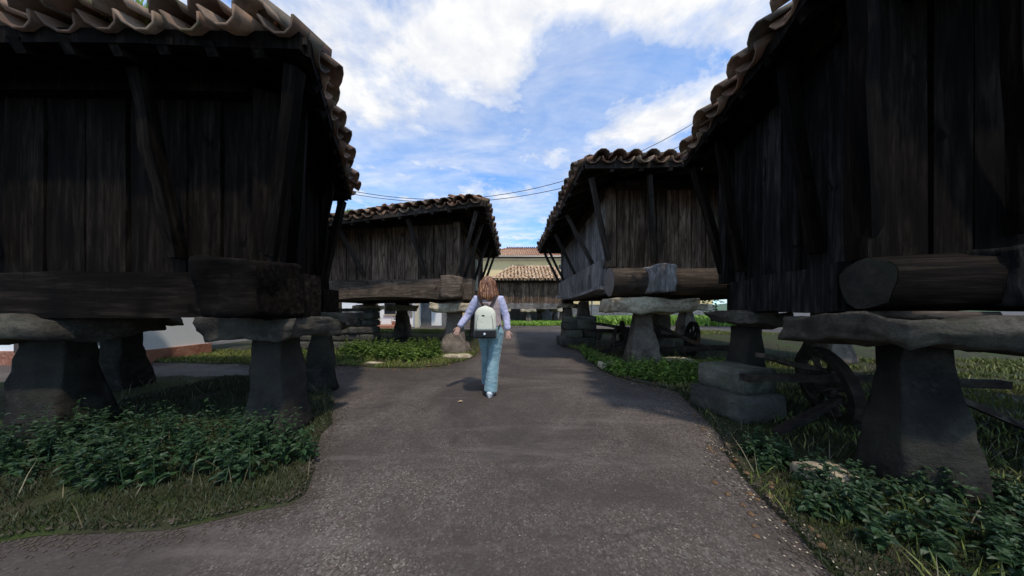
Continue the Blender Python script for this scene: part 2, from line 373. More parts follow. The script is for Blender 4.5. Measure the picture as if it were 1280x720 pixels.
# ------------------------------------------------------------------ ground
v = [(-400, -60, 0), (400, -60, 0), (400, 900, 0), (-400, 900, 0)]
tag(link('road', mesh('road', v, [(0, 1, 2, 3)]), None, M_asph), 'worn dark grey asphalt road surface between the granaries', None, None, 'structure')
def smooth_poly(poly, it=2):
    for _ in range(it):
        q = []
        for i in range(len(poly)):
            a = poly[i]; b = poly[(i+1) % len(poly)]
            q += [(a[0]*.75+b[0]*.25, a[1]*.75+b[1]*.25), (a[0]*.25+b[0]*.75, a[1]*.25+b[1]*.75)]
        poly = q
    return poly
def verge(name, poly, z=.035, mat=None, amp=.03):
    poly = smooth_poly(poly)
    bm = bmesh.new(); vs = []
    # ragged edge
    P = []
    for i in range(len(poly)):
        a = Vector(poly[i]+(0,)); b = Vector(poly[(i+1) % len(poly)]+(0,)); n = max(1, int((b-a).length/.18)) if a.length < 14 else 1
        for k in range(n):
            p = a.lerp(b, k/n); w = noise.noise_vector(p*2.3+Vector((3, 1, 0)))*.10+noise.noise_vector(p*7)*.04; P.append((p.x+w.x, p.y+w.y))
    cx = sum(p[0] for p in P)/len(P); cy = sum(p[1] for p in P)/len(P)
    vs = [bm.verts.new((p[0], p[1], 0.004)) for p in P]
    vi = [bm.verts.new((p[0]+(cx-p[0])*.05/max(.5, math.hypot(cx-p[0], cy-p[1])), p[1]+(cy-p[1])*.05/max(.5, math.hypot(cx-p[0], cy-p[1])), z)) for p in P]
    n = len(P)
    for i in range(n): bm.faces.new((vs[i], vs[(i+1) % n], vi[(i+1) % n], vi[i]))
    f = bm.faces.new(vi); bmesh.ops.triangulate(bm, faces=[f])
    me = bpy.data.meshes.new(name); bm.to_mesh(me); bm.free(); fixn(me)
    o = link(name, me, None, mat or M_earth); tag(o, None, None, None, 'structure'); return P
LP = [(-3.46, 5.5), (-2.3, 5.2), (-1.5, 5.35), (-1.0, 6.2), (-.88, 8), (-.9, 12), (-1.3, 14.2), (-4.5, 15.3), (-10, 15.3), (-10, 6.0), (-6, 5.6)]
NLP = [(-1.15, 1.42), (-1.6, 2.2), (-2.75, 3.95), (-4, 4.6), (-9, 4.5), (-9, 1.0), (-3, 1.33)]
RP = [(1.32, 1.0), (1.75, 2.0), (2.25, 3.0), (2.5, 3.8), (2.1, 4.15), (1.72, 4.8), (1.85, 6), (2.0, 7.4), (1.62, 8.6), (1.7, 9.8), (2.6, 12.6), (4, 14.2), (14, 14.2), (14, .4), (2, .4)]
FP = [(-1.2, 20.5), (-.9, 19.2), (2, 18.6), (4.6, 19.5), (5.4, 22), (5.4, 27), (-1.6, 27)]
FRP = [(4.9, 19), (30, 18), (30, 27.6), (6.2, 27.6)]
LPs = verge('left_verge', LP); NLPs = verge('near_left_verge', NLP); RPs = verge('right_verge', RP)
FPs = verge('far_verge', FP); FRPs = verge('garden_ground', FRP)

# ------------------------------------------------------------------ roof tile
def tile_mesh(r0=.115, r1=.088, ln=.46, th=.016, seg=5):
    v = []; f = []
    for (y, r) in ((0, r0), (ln, r1)):
        for rr in (r, r-th):
            for j in range(seg+1):
                a = math.pi*j/seg; v.append((math.cos(a)*rr, y, math.sin(a)*rr*.85))
    n = seg+1; o0, i0, o1, i1 = 0, n, 2*n, 3*n
    for j in range(seg):
        f += [(o0+j, o0+j+1, o1+j+1, o1+j), (i0+j+1, i0+j, i1+j, i1+j+1), (o0+j+1, o0+j, i0+j, i0+j+1), (o1+j, o1+j+1, i1+j+1, i1+j)]
    f += [(o0, o1, i1, i0), (o0+seg, i0+seg, i1+seg, o1+seg)]
    return v, f
TV, TF = tile_mesh(); TILE = fixn(mesh('roof_tile', TV, TF, True)); TILE.materials.append(M_tile)
TVn = np.array(TV)
def stuff_tiles(name, mats, mat, parent, tv=TVn, tf=TF, label=None):
    n = len(tv); allv = np.empty((len(mats)*n, 3)); fl = []
    for i, m in enumerate(mats):
        A = np.array(m); allv[i*n:(i+1)*n] = tv @ A[:3, :3].T+A[:3, 3]
        fl += [tuple(k+i*n for k in q) for q in tf]
    me = bpy.data.meshes.new(name); me.from_pydata(allv.tolist(), [], fl); me.update(); me.polygons.foreach_set('use_smooth', [True]*len(me.polygons))
    o = link(name, me, parent, mat); o['kind'] = 'stuff'; return o
def basis(o, x, y, z):
    m = Matrix((x, y, z)).transposed().to_4x4(); m.translation = o; return m

def roof(E, A, parent, pitch=.30, course=.36, front_faces=(0, 1, 2, 3), seed=1, th=.05, first_parts=True, mat=None, tsc=1.0, boarding=True):
    """hip roof. E: four eave corners (ccw from front-left), A: ridge points for each side [(p,q)x4]"""
    r = random.Random(seed); rest = []; cnt = 0
    for i in range(4):
        a = E[i]; b = E[(i+1) % 4]; p, q = A[i]            # p above a, q above b
        e = (b-a).normalized(); L = (b-a).length
        nrm = e.cross((p-a)).normalized()
        if nrm.z < 0: nrm = -nrm
        s = nrm.cross(e).normalized()
        if s.z < 0: s = -s
        x_p = (p-a).dot(e); y_p = (p-a).dot(s); x_q = (q-a).dot(e)
        n = int(L/pitch)
        for k in range(1, n*2):
            u = (k/2+.0)*L/n
            cover = (k % 2 == 0)
            ymax = min(y_p, y_p*u/max(.01, x_p), y_p*(L-u)/max(.01, (L-x_q)))
            c = 0; vv = -.07
            while vv < ymax-.1 or c == 0:
                jx = r.uniform(-.025, .025); jy = r.uniform(-.05, .04)-(.06 if r.random() < .08 else 0); jr = r.uniform(-.14, .14)
                pos = a+e*(u+jx)+s*(vv+jy)+nrm*((.035 if cover else .085)+r.uniform(0, .012)+.0)
                # tilt so that the lower end rides over the next course
                tl = Matrix.Rotation(R(-2.5), 4, 'X') @ Matrix.Rotation(jr*.5, 4, 'Z')
                m = basis(pos, e, s, nrm) @ tl
                if not cover: m = m @ Matrix.Rotation(math.pi, 4, 'Y')
                else: m = Matrix.Translation(nrm*.055) @ m
                m = m @ Matrix.Diagonal((tsc*pitch/.26, 1, pitch/.26, 1))
                if c == 0 and first_parts and i in front_faces:
                    link('roof_tile', TILE, parent, None, m)
                else: rest.append(m)
                c += 1; vv += course
        # hip ridge caps
        h0 = a; h1 = p; hl = (h1-h0).length; d = (h1-h0).normalized(); sx = d.cross(Vector((0, 0, 1))).normalized(); nz_ = sx.cross(d)
        for k in range(int(hl/.36)-1):
            rest.append(basis(h0+d*(k*.36+.22)+nz_*.05, sx, d, nz_) @ Matrix.Diagonal((1.25, 1, 1.2, 1)))
    p, q = A[0]
    if (q-p).length > .3:
        d = (q-p).normalized(); sx = d.cross(Vector((0, 0, 1))).normalized()
        for k in range(int((q-p).length/.36)): rest.append(basis(p+d*k*.36+Vector((0, 0, .1)), sx, d, Vector((0, 0, 1))) @ Matrix.Diagonal((1.25, 1, 1.2, 1)))
    stuff_tiles('tile_courses', rest, mat or M_tmass, parent)
    if boarding:
        m = MB()
        for i in range(4):
            a = E[i]; b = E[(i+1) % 4]; p, q = A[i]; dz = Vector((0, 0, -th))
            m.add([a, b, q, p, a+dz, b+dz, q+dz, p+dz], [(0, 1, 2, 3), (7, 6, 5, 4), (0, 4, 5, 1)])
        m.build('roof_boarding', M_eave, parent)

def bar(name, a, b, w, h, mat, parent, up=Vector((0, 0, 1)), seed=0, amp=.012, segs=5, matmode='Z'):
    """a hewn timber from a to b as an object of its own (length along local axis given by matmode)"""
    a = Vector(a); b = Vector(b); d = (b-a); L = d.length; d.normalize()
    s = d.cross(up).normalized(); u = s.cross(d).normalized()
    if matmode == 'Z': mw = basis(a, s, u, d); ax = (0, 1, 2)
    else: mw = basis(a, d, s, u); ax = (1, 2, 0)
    vs = []; fs = []
    for i in range(segs+1):
        t = i/segs
        j = [noise.noise(Vector((seed*3.7+t*2.3*L, k*5.1, seed)))*amp for k in range(4)]
        for (cx, cy) in ((-1, -1), (1, -1), (1, 1), (-1, 1)):
            p = [0, 0, 0]; p[ax[0]] = cx*w/2+j[0]+cx*j[2]; p[ax[1]] = cy*h/2+j[1]+cy*j[3]; p[ax[2]] = t*L; vs.append(p)
    for i in range(segs):
        k = i*4
        for q in range(4): fs.append((k+q, k+(q+1) % 4, k+4+(q+1) % 4, k+4+q))
    fs += [(3, 2, 1, 0), tuple(segs*4+q for q in range(4))]
    me = fixn(mesh(name, vs, fs)); return link(name, me, parent, mat, mw)

def granary(name, label, group, W, zb, zs, zt, ze, over, rise, ridge=.35, seed=1, planks=None, parts=(0, 1, 2, 3), braces=(0, 1, 2, 3), pillars=(), mats=None, ecor=None, pw=.36, sillh=None, beam_out=.3, rf=.42, tsc=1.0, roofmat=None, lean=-.35):
    """W: wall corners ccw from the front-left (FL, FR, BR, BL) seen from above"""
    r = random.Random(seed)
    W = [Vector((p[0], p[1], 0)) for p in W]
    c = sum(W, Vector())/4
    root = empty(name, (c.x, c.y, 0), label, 'granary', group)
    mats = mats or {}
    mw_ = mats.get('wall', [M_wall]*4); ME = mats.get('eave', M_eave)
    # eave corners
    E = []
    for i in range(4):
        pr = (W[i]-W[i-1]).normalized(); nx = (W[(i+1) % 4]-W[i]).normalized()
        sn = abs(pr.cross(nx).z)
        o = W[i]+(pr-nx)*(over/sn)
        E.append(Vector((o.x, o.y, ze)))
    if ecor: E = [Vector(e) for e in ecor]
    L0 = (W[1]-W[0]).length; L1 = (W[2]-W[1]).length
    mid = (E[0]+E[1]+E[2]+E[3])/4
    dx = (W[1]-W[0]).normalized()
    hl = max(0, L0-L1)/2+ridge
    Pl = mid-dx*hl+Vector((0, 0, rise)); Pr = mid+dx*hl+Vector((0, 0, rise))
    A = [(Pl, Pr), (Pr, Pr), (Pr, Pl), (Pl, Pl)]
    roof(E, A, root, seed=seed, front_faces=parts, tsc=tsc, mat=roofmat)
    if ridge == 0: pass
    for i in range(4):
        a = W[i]; b = W[(i+1) % 4]; e = (b-a).normalized(); L = (b-a).length; out = Vector((e.y, -e.x, 0))
        wm = mw_[i]
        # sill beam
        bz = (zb+zs)/2; bh = zs-zb
        ext = beam_out if i in (0, 2) else -.14
        bm_ = mats.get('beam', [M_beam]*4)[i]
        off = out*(-.1)
        if not (mats.get('log') and i in mats['log']):
            bar('sill_beam', a-e*ext+Vector((0, 0, bz))+off, b+e*ext+Vector((0, 0, bz))+off, .34, bh, bm_, root, seed=seed+i, amp=.03, segs=8, matmode='X')
        # planks
        u = .12; k = 0
        while u < L-.12:
            w = min(r.uniform(pw*.75, pw*1.25), L-.1-u)
            if w < .08: break
            g = r.uniform(.014, .034); pr = r.uniform(-.012, .012)
            ln = zt-zs+.05
            cx = a+e*(u+w/2)+out*(-.03+pr)+Vector((0, 0, zs-.02-r.uniform(0, .03)))
            top = r.uniform(-.01, .01)
            vs = []; th = .028
            for t in (0, .33, .66, 1):
                q = noise.noise(Vector((seed*2.1+k*3.3+i*9, t*2, 5)))*.008
                for (sx, sy) in ((-1, -1), (1, -1), (1, 1), (-1, 1)):
                    vs.append((sx*(w-g)/2+q+top*t, sy*th+q, t*ln))
            fs = []
            for t in range(3):
                for q in range(4): fs.append((t*4+q, t*4+(q+1) % 4, t*4+4+(q+1) % 4, t*4+4+q))
            fs += [(3, 2, 1, 0), (12, 13, 14, 15)]
            me = fixn(mesh('wall_plank', vs, fs))
            link('wall_plank', me, root, wm, basis(cx, e, -out, Vector((0, 0, 1))))
            u += w; k += 1
        # corner post and wall plate
        bar('corner_post', a+Vector((0, 0, zs)), a+Vector((0, 0, zt+.02)), .17, .17, wm, root, up=e, seed=seed+i*3)
        bar('wall_plate', a+Vector((0, 0, zt+.07))+e*.1, b+Vector((0, 0, zt+.07))-e*.1, .2, .16, ME, root, seed=seed+i*5, matmode='X')
        # eave board, rafters
        ea = E[i]; eb = E[(i+1) % 4]; ee = (eb-ea).normalized(); EL = (eb-ea).length
        bar('eave_board', ea+Vector((0, 0, -.045))+ee*.03, eb+Vector((0, 0, -.045))-ee*.03, .05, .12, ME, root, seed=seed+i*7, matmode='X', amp=.02, segs=9)
        p, q = A[i]; nr = ee.cross(p-ea).normalized(); nr = nr if nr.z > 0 else -nr; sl_ = nr.cross(ee).normalized(); sl_ = sl_ if sl_.z > 0 else -sl_
        nraf = int(EL/rf)
        for k in range(1, nraf):
            u = EL*k/nraf; run = min(over+.35, u, EL-u)+.06
            st = ea+ee*u+Vector((0, 0, -.105))
            bar('rafter', st+sl_*.0-sl_*.02, st+sl_*run, .075, .09, ME, root, seed=k+i*20, segs=2, up=nr)
        # braces from the wall foot out to the eave
        if i in braces:
            n = 3 if L > 3.5 else 2
            for k in range(n):
                u = L*(k+.5)/n if n == 3 else L*(.2+.6*k)
                if n == 3: u = L*(.16+.34*k)
                lo = a+e*u+out*.06+Vector((0, 0, zs+.12)); tt = EL*(u+over)/(L+2*over)
                hi = ea+ee*tt+sl_*.18+Vector((0, 0, -.2))+e*(lean*(L/5)+r.uniform(-.1, .1))
                bar('brace', lo, hi, .085, .085, ME, root, up=e, seed=k, amp=.015)
    # diagonal corner braces
    for i in range(4):
        if i in braces or (i-1) % 4 in braces:
            d = (E[i]-Vector((W[i].x, W[i].y, ze))); d.z = 0
            bar('brace', Vector((W[i].x, W[i].y, zs+.15))+d*.1, E[i]-d*.25+Vector((0, 0, -.15)), .09, .09, ME, root, up=Vector((1, 0, 0)), seed=9+i)
    fl = MB(); fl.add([w+Vector((0, 0, zs-.03)) for w in W]+[w+Vector((0, 0, zs-.10)) for w in W], [(0, 1, 2, 3), (7, 6, 5, 4), (0, 4, 5, 1), (1, 5, 6, 2), (2, 6, 7, 3), (3, 7, 4, 0)])
    fl.build('floor_boards', ME, root)
    for k, (x, y, wb, wt, cw, cd, ch, capz, rot) in enumerate(pillars):
        # tapered pillar and the flat stone on top of it
        H = capz-ch
        me = rough_block((wb, wb*.9, H), seed+k*1.7, .034*wb/.4, 9, taper=lambda t, a=wt/wb: 1+(a-1)*min(1, (max(0, t)*1.15)**.8), bev=.12)
        link('staddle_pillar', me, root, mats.get('pillar', M_pil), Matrix.Translation((x, y, H/2)) @ Matrix.Rotation(R(rot*2), 4, 'Z'))
        me = rough_block((cw, cd, ch), seed+k*2.9+5, .075, 8, bev=.12)
        link('capstone', me, root, mats.get('cap', M_cap), Matrix.Translation((x, y, capz-ch/2)) @ Matrix.Rotation(R(rot), 4, 'Z'))
        # timber pad between slab and beam
        me = rough_block((.42, .42, max(.04, zb-capz+.02)), seed+k, .008, 2)
        link('timber_pad', me, root, M_beam, Matrix.Translation((x, y, (zb+capz)/2)))
    return root, E

GR = 'raised wooden granaries on stone pillars'
# ---- left granary of the lane (eave corners from the photograph's perspective)
Wl = [(-6.9, 7.75), (-1.48, 6.95), (-1.42, 11.7), (-6.9, 12.4)]
El = [(-7.9, 7.05, 3.22), (-.66, 6.08, 3.76), (-.66, 12.45, 3.86), (-7.9, 13.2, 3.6)]
gl, _ = granary('raised_granary', 'long dark plank granary on stone pillars left of the walking woman', GR, Wl,
    1.49, 2.04, 3.52, 3.9, .8, 1.25, seed=3, ecor=El, parts=(0, 1), pw=.42, beam_out=.42,
    pillars=[(-1.62, 7.25, .66, .42, 1.15, 1.0, .24, 1.38, 8), (-4.5, 10.6, .70, .36, 1.0, 1.0, .2, 1.38, 0), (-1.6, 11.4, .6, .36, 1.0, 1.0, .2, 1.38, 4), (-6.7, 12.1, .8, .45, 1.1, 1.1, .2, 1.38, 12), (-6.6, 8.0, .9, .6, 1.3, 1.2, .22, 1.38, 0)],
    mats={'wall': [M_wall]*4, 'beam': [M_beam]*4})
# bulging boulder at the foot of the front pillar
me = rough_block((.76, .66, .56), 8.2, .08, 10, bev=.25, taper=lambda t: 1.06-.52*max(0, t)**1.3); link('pillar_boulder', me, gl, M_pil, Matrix.Translation((-1.58, 7.1, .27)))
me = rough_block((.7, .3, .08), 4.2, .03, 4, bev=.3); link('footing_stone', me, gl, M_cap, Matrix.Translation((-1.35, 6.35, .05)))
# hewn block end over the beam and bowed lower beam
me = rough_block((.50, .5, .58), 3.3, .05, 9, bev=.12); link('beam_end_block', me, gl, M_beam, Matrix.Translation((-1.55, 6.72, 1.78)))
m = MB(); n = 14; top = []; bot = []
for i in range(n+1):
    t = i/n; x = -5.3+3.6*t; y = 7.45-.55*t-.17; zt_ = 1.60-.09*math.sin(math.pi*t)*-1.0; zl = 1.45+.10*math.sin(math.pi*t)
    top.append((x, y, zt_+.08)); bot.append((x, y, zl))
for i in range(n+1): m.v += [top[i], bot[i], (top[i][0]+.02, top[i][1]+.16, top[i][2]), (bot[i][0]+.02, bot[i][1]+.16, bot[i][2])]
for i in range(n):
    k = i*4; m.f += [(k, k+1, k+5, k+4), (k+2, k+6, k+7, k+3), (k, k+4, k+6, k+2), (k+1, k+3, k+7, k+5)]
m.f += [(0, 2, 3, 1), (n*4, n*4+1, n*4+3, n*4+2)]
m.build('bowed_beam', M_beam, gl)
m = MB(); m.box((0, 0, 0), (.05, .30, 1.15)); m.build('bright_gap_strip', M_crm, gl, mw=Matrix.Translation((-1.34, 9.75, 2.5)))  # added cream strip standing in for a bright gap with lit wall behind
# dark dry-stone block wall under the left end
def stone_wall(name, label, x0, x1, y, depth, h, mat, group=None, cat='stone wall', seed=1, course=.24, wmin=.28, wmax=.6):
    r = random.Random(seed)
    root = empty(name, ((x0+x1)/2, y, 0), label, cat, group); z = 0; c = 0
    while z < h-.06:
        ch = min(course*r.uniform(.8, 1.2), h-z); x = x0-(.0 if c % 2 else .1)
        while x < x1:
            w = r.uniform(wmin, wmax); w = min(w, x1-x+.05)
            me = rough_block((w-.02, depth*r.uniform(.9, 1.05), ch-.012), r.random()*50, .016, 2, bev=.12)
            link('stone', me, root, mat, Matrix.Translation((x+w/2, y+r.uniform(-.02, .02), z+ch/2+.02))); x += w
        z += ch; c += 1
    return root
stone_wall('stone_wall', 'dark rubble stone wall in shade under the left end of the long granary', -6.3, -4.12, 7.75, .5, 1.22, M_drk, seed=5)

# ---- right granary of the lane
Wr = [(2.10, 5.50), (7.6, 5.40), (7.7, 11.1), (2.22, 11.2)]
Er = [(1.28, 4.62, 3.83), (8.5, 4.5, 3.83), (8.6, 11.9, 3.9), (1.26, 12.0, 3.92)]
gr, _ = granary('raised_granary', 'tall dark plank granary right of the lane, its log sill on a broad capstone', GR, Wr,
    1.57, 2.10, 3.75, 3.9, .85, 1.4, seed=11, ecor=Er, parts=(0, 3), pw=.30, beam_out=.0, rf=.5,
    pillars=[(2.75, 5.45, .68, .32, 1.62, 1.15, .27, 1.42, -6), (2.28, 10.6, .5, .32, .8, .8, .14, 1.42, 5), (7.2, 5.9, .8, .4, 1.3, 1.2, .26, 1.42, 4), (4.35, 7.6, .6, .4, 1.1, 1.1, .22, 1.42, 9), (7.3, 10.8, .8, .4, 1.2, 1.2, .24, 1.42, 4)],
    mats={'wall': [M_wall, M_wall, M_wall, M_grey], 'beam': [M_beam, M_beam, M_beam, M_grey], 'log': (0,)})
def log(name, a, b, r0, r1, mat, parent, seed=1, em=None):
    a = Vector(a); b = Vector(b); d = (b-a); L = d.length; d.normalize(); s = d.cross(Vector((0, 0, 1))).normalized(); u = s.cross(d)
    seg = 16; n = 7; vs = []; fs = []
    for i in range(n+1):
        t = i/n; rr = r0+(r1-r0)*t
        for j in range(seg):
            th = 2*math.pi*j/seg; k = rr*(1+.10*noise.noise(Vector((math.cos(th)*1.6, math.sin(th)*1.6, t*3+seed*5)))*1.8+.02*math.sin(th*5+seed))
            vs.append((t*L+(.02*noise.noise(Vector((th, seed, 1))) if i in (0, n) else 0), math.cos(th)*k, math.sin(th)*k))
    for i in range(n):
        for j in range(seg): fs.append((i*seg+j, i*seg+(j+1) % seg, (i+1)*seg+(j+1) % seg, (i+1)*seg+j))
    me = mesh(name, vs, fs, True)
    o = link(name, me, parent, mat, basis(a, d, -s, u)); me.flip_normals()
    fixn(me)
    for (i, x) in ((0, 0), (n, L)):
        ring = [vs[i*seg+j] for j in range(seg)]
        me2 = mesh('cut_end', [(p[0]+(.004 if i else -.004), p[1], p[2]) for p in ring], [tuple(range(seg))])
        e_ = link('cut_end', me2, None, em or M_end, o.matrix_world.copy()); e_.parent = o; e_.matrix_parent_inverse = Matrix(); e_.matrix_basis = Matrix()
    return o
log('sill_log', (1.96, 5.18, 1.76), (7.9, 5.1, 1.76), .28, .30, M_beam, gr, 2)
me = rough_block((.40, .9, .50), 4.4, .055, 9, bev=.10); link('beam_end_block', me, gr, M_grey, Matrix.Translation((2.80, 5.16, 1.79)))
# bowed grey board below the silvered side wall
m = MB(); n = 12
for i in range(n+1):
    t = i/n; y = 5.6+5.9*t; zc = 1.64+.22*(2*t-1)**2*(.35 if t < .5 else .8)
    for (dx_, dz_) in ((-.22, 0), (.12, 0), (.12, -.09), (-.22, -.07)): m.v.append((2.08+.1*t+dx_, y, zc+dz_))
for i in range(n):
    k = i*4
    for q in range(4): m.f.append((k+q, k+(q+1) % 4, k+4+(q+1) % 4, k+4+q))
m.f += [(0, 1, 2, 3), (n*4+3, n*4+2, n*4+1, n*4)]
m.build('bowed_board', M_grey, gr)
# slotted grey board over the side sill
m = MB(); m.box((0, 0, 0), (.05, 5.2, .66)); o = m.build('slotted_board', M_grey, gr, mw=Matrix.Translation((2.0, 8.35, 1.98)))
for (yy, hh, ww) in ((6.6, .44, .22), (7.3, .3, .16), (8.4, .26, .16)):  # dark plates set on the board, painting the shade inside its openings
    m = MB(); k = 10; pts = []
    pts = [(-ww/2, -hh/2), (ww/2, -hh/2), (ww/2, hh*.1), (ww*.3, hh*.4), (0, hh/2), (-ww*.3, hh*.4), (-ww/2, hh*.1)]
    nn = len(pts); m.v = [(-.0, p[0], p[1]) for p in pts]+[(.03, p[0], p[1]) for p in pts]
    m.f = [tuple(range(nn)), tuple(range(nn, 2*nn))[::-1]]+[(i, (i+1) % nn, nn+(i+1) % nn, nn+i) for i in range(nn)]
    link('slot_shade', fixn(mesh('slot_shade', m.v, m.f)), gr, M_dark, Matrix.Translation((1.965, yy, 1.90)))
# stack of squared blocks at the far pillar
st = empty('stone_block_stack', (2.15, 8.6, 0), 'stack of mossy squared stone blocks at the lane edge under the right granary', 'stone blocks')
for (x, y, z, a, b, h, rr, mt) in [(2.18, 8.75, .14, 1.15, 1.0, .28, 2, M_drk), (2.05, 8.7, .40, .52, .9, .24, -4, M_blk), (2.58, 8.75, .42, .50, .9, .26, 5, M_drk), (1.98, 8.8, .64, .46, .8, .22, 3, M_drk), (2.45, 8.75, .72, .62, .8, .34, -2, M_blk), (2.0, 8.8, .85, .44, .7, .2, 6, M_blk), (2.5, 8.75, .94, .55, .7, .10, 1, M_kerb)]:
    me = rough_block((a, b, h), x*9+z*5, .025, 3, bev=.12); link('stone', me, st, mt, Matrix.Translation((x, y, z)) @ Matrix.Rotation(R(rr), 4, 'Z'))
me = rough_block((.40, .38, .5), 5.5, .02, 4, taper=lambda t: 1-.35*t); link('stub_pillar', me, st, M_pil, Matrix.Translation((2.42, 8.75, 1.22)))

# ---- granaries added on either side of the camera as dark side masses
def rotpts(o, ang_front, ang_side, L0, L1, left):
    pass
FRn = Vector((-2.14, 2.28)); fd = Vector((-math.cos(R(3)), math.sin(R(3))*-.0-.02)); sdv = Vector((-math.sin(R(27)), math.cos(R(27))))
Wn = [FRn+fd*4.6, FRn, FRn+sdv*2.1, FRn+fd*4.6+sdv*2.1]
gn, En = granary('raised_granary', 'added granary at the left edge, dimmed planks under a wavy tiled eave', GR, Wn,
    1.14, 1.52, 3.05, 3.22, .38, .62, seed=21, parts=(0, 1), pw=.30, beam_out=.25, rf=.32,
    pillars=[(-2.24, 2.48, .46, .26, .80, .66, .20, 1.13, 0), (-4.3, 2.45, .5, .28, .85, .8, .18, 1.13, 8), (-2.85, 3.85, .42, .24, .7, .7, .18, 1.13, 14), (-5.9, 3.9, .5, .26, .8, .8, .18, 1.13, 4)],
    mats={'wall': [M_dim]*4, 'beam': [M_dimx]*4, 'pillar': M_npil, 'cap': M_ncap, 'eave': M_dim})
me = rough_block((.46, .45, .44), 6.3, .045, 9, bev=.12); link('beam_end_block', me, gn, M_dimx, Matrix.Translation((-2.10, 2.10, 1.36)))
FLn = Vector((2.56, 1.84)); a15 = R(14); fd = Vector((math.cos(a15), -math.sin(a15))); sdv = Vector((math.sin(a15), math.cos(a15)))
Wn2 = [FLn, FLn+fd*4.4, FLn+fd*4.4+sdv*1.75, FLn+sdv*1.75]
gn2, En2 = granary('raised_granary', 'added granary at the right edge, dimmed side planks and round log over a huge capstone', GR, Wn2,
    1.18, 1.56, 3.35, 3.5, .40, .55, seed=31, parts=(0, 3), pw=.26, beam_out=.0, rf=.34, braces=(0, 3),
    pillars=[(2.72, 1.74, .44, .24, 1.0, .8, .18, 1.15, -10), (2.95, 3.25, .38, .24, .6, .6, .14, 1.15, 6), (5.6, 1.0, .5, .3, .9, .8, .18, 1.15, -10), (6.2, 2.6, .5, .3, .9, .8, .18, 1.15, -10)],
    mats={'wall': [M_dim, M_dim, M_dim, M_dimg], 'beam': [M_dimx, M_dimx, M_dimx, M_dimg], 'log': (0,), 'pillar': M_npil, 'cap': M_ncap, 'eave': M_dim})
p0 = FLn-fd*.12-sdv*.12; p1 = FLn+fd*4.6-sdv*.12
log('sill_log', (p0.x, p0.y, 1.38), (p1.x, p1.y, 1.38), .18, .19, M_dimx, gn2, 6, M_npil)
p0 = FLn+fd*.42-sdv*.36; p1 = FLn+fd*.42+sdv*.5
me = rough_block((.30, .75, .34), 7.4, .045, 9, bev=.10); link('beam_end_block', me, gn2, M_dimg, Matrix.Translation(((p0.x+p1.x)/2, (p0.y+p1.y)/2, 1.40)))
st = empty('stone_block_stack', (2.6, 2.95, 0), 'two squared blocks carrying the back pillar of the nearest right granary', 'stone blocks')
for (x, y, z, a, b, h, rr, mt) in [(2.55, 2.95, .15, .62, .6, .30, 12, M_drk), (2.57, 2.97, .43, .5, .5, .26, 16, M_blk)]:
    me = rough_block((a, b, h), x*9+z*5, .02, 3, bev=.12); link('stone', me, st, mt, Matrix.Translation((x, y, z)) @ Matrix.Rotation(R(rr), 4, 'Z'))

# ---- far granary closing the lane
Wf = [(-1.2, 22.3), (4.95, 22.3), (4.95, 26.6), (-1.2, 26.6)]
gf, _ = granary('raised_granary', 'small far granary closing the lane, sunlit orange tile roof over dark plank walls', GR, Wf,
    1.25, 1.75, 3.55, 3.72, .6, 1.45, ridge=.95, seed=41, parts=(), braces=(), pw=.4, beam_out=.3,
    pillars=[(-.6, 22.4, .6, .4, 1.0, .9, .2, 1.23, 0), (1.4, 22.3, .55, .35, 1.3, .9, .25, 1.23, 4), (2.7, 25, .6, .35, .9, .9, .2, 1.23, 4), (4.4, 22.5, .6, .4, 1.0, .9, .2, 1.23, 4), (4.4, 26.3, .6, .4, 1.0, .9, .2, 1.23, 4), (-.6, 26.3, .6, .4, 1.0, .9, .2, 1.23, 0)],
    mats={'wall': [M_wall]*4, 'beam': [M_greyx]*4}, roofmat=M_tfar)

# ------------------------------------------------------------------ houses
def window(parent, x, y, z, w, h, cols=2, rows=2, out=-1, axis='x', fm=None, sill=True):
    """window on a wall facing -Y (out=-1)"""
    m = MB(); t = .06
    for sx in (-1, 1): m.box((sx*(w/2), -.03, 0), (t, .08, h+t))
    for sz in (-1, 1): m.box((0, -.032, sz*h/2), (w-t, .076, t))
    for c in range(1, cols): m.box((-w/2+w*c/cols, -.028, 0), (.04, .05, h-t))
    for c in range(1, rows): m.box((0, -.024, -h/2+h*c/rows), (w-t, .04, .03))
    f = m.build('window_frame', fm or M_frame, parent, mw=Matrix.Translation((x, y, z)))
    m = MB(); m.box((0, 0, 0), (w-.02, .01, h-.02)); g = m.build('pane', M_glass, None, mw=Matrix.Translation((x, y-.008, z)))
    g.parent = f; g.matrix_parent_inverse = f.matrix_basis.inverted()
    if sill:
        m = MB(); m.box((0, -.05, -h/2-.08), (w+.2, .14, .05)); s = m.build('sill', M_crm, None, mw=Matrix.Translation((x, y, z))); s.parent = f; s.matrix_parent_inverse = f.matrix_basis.inverted()
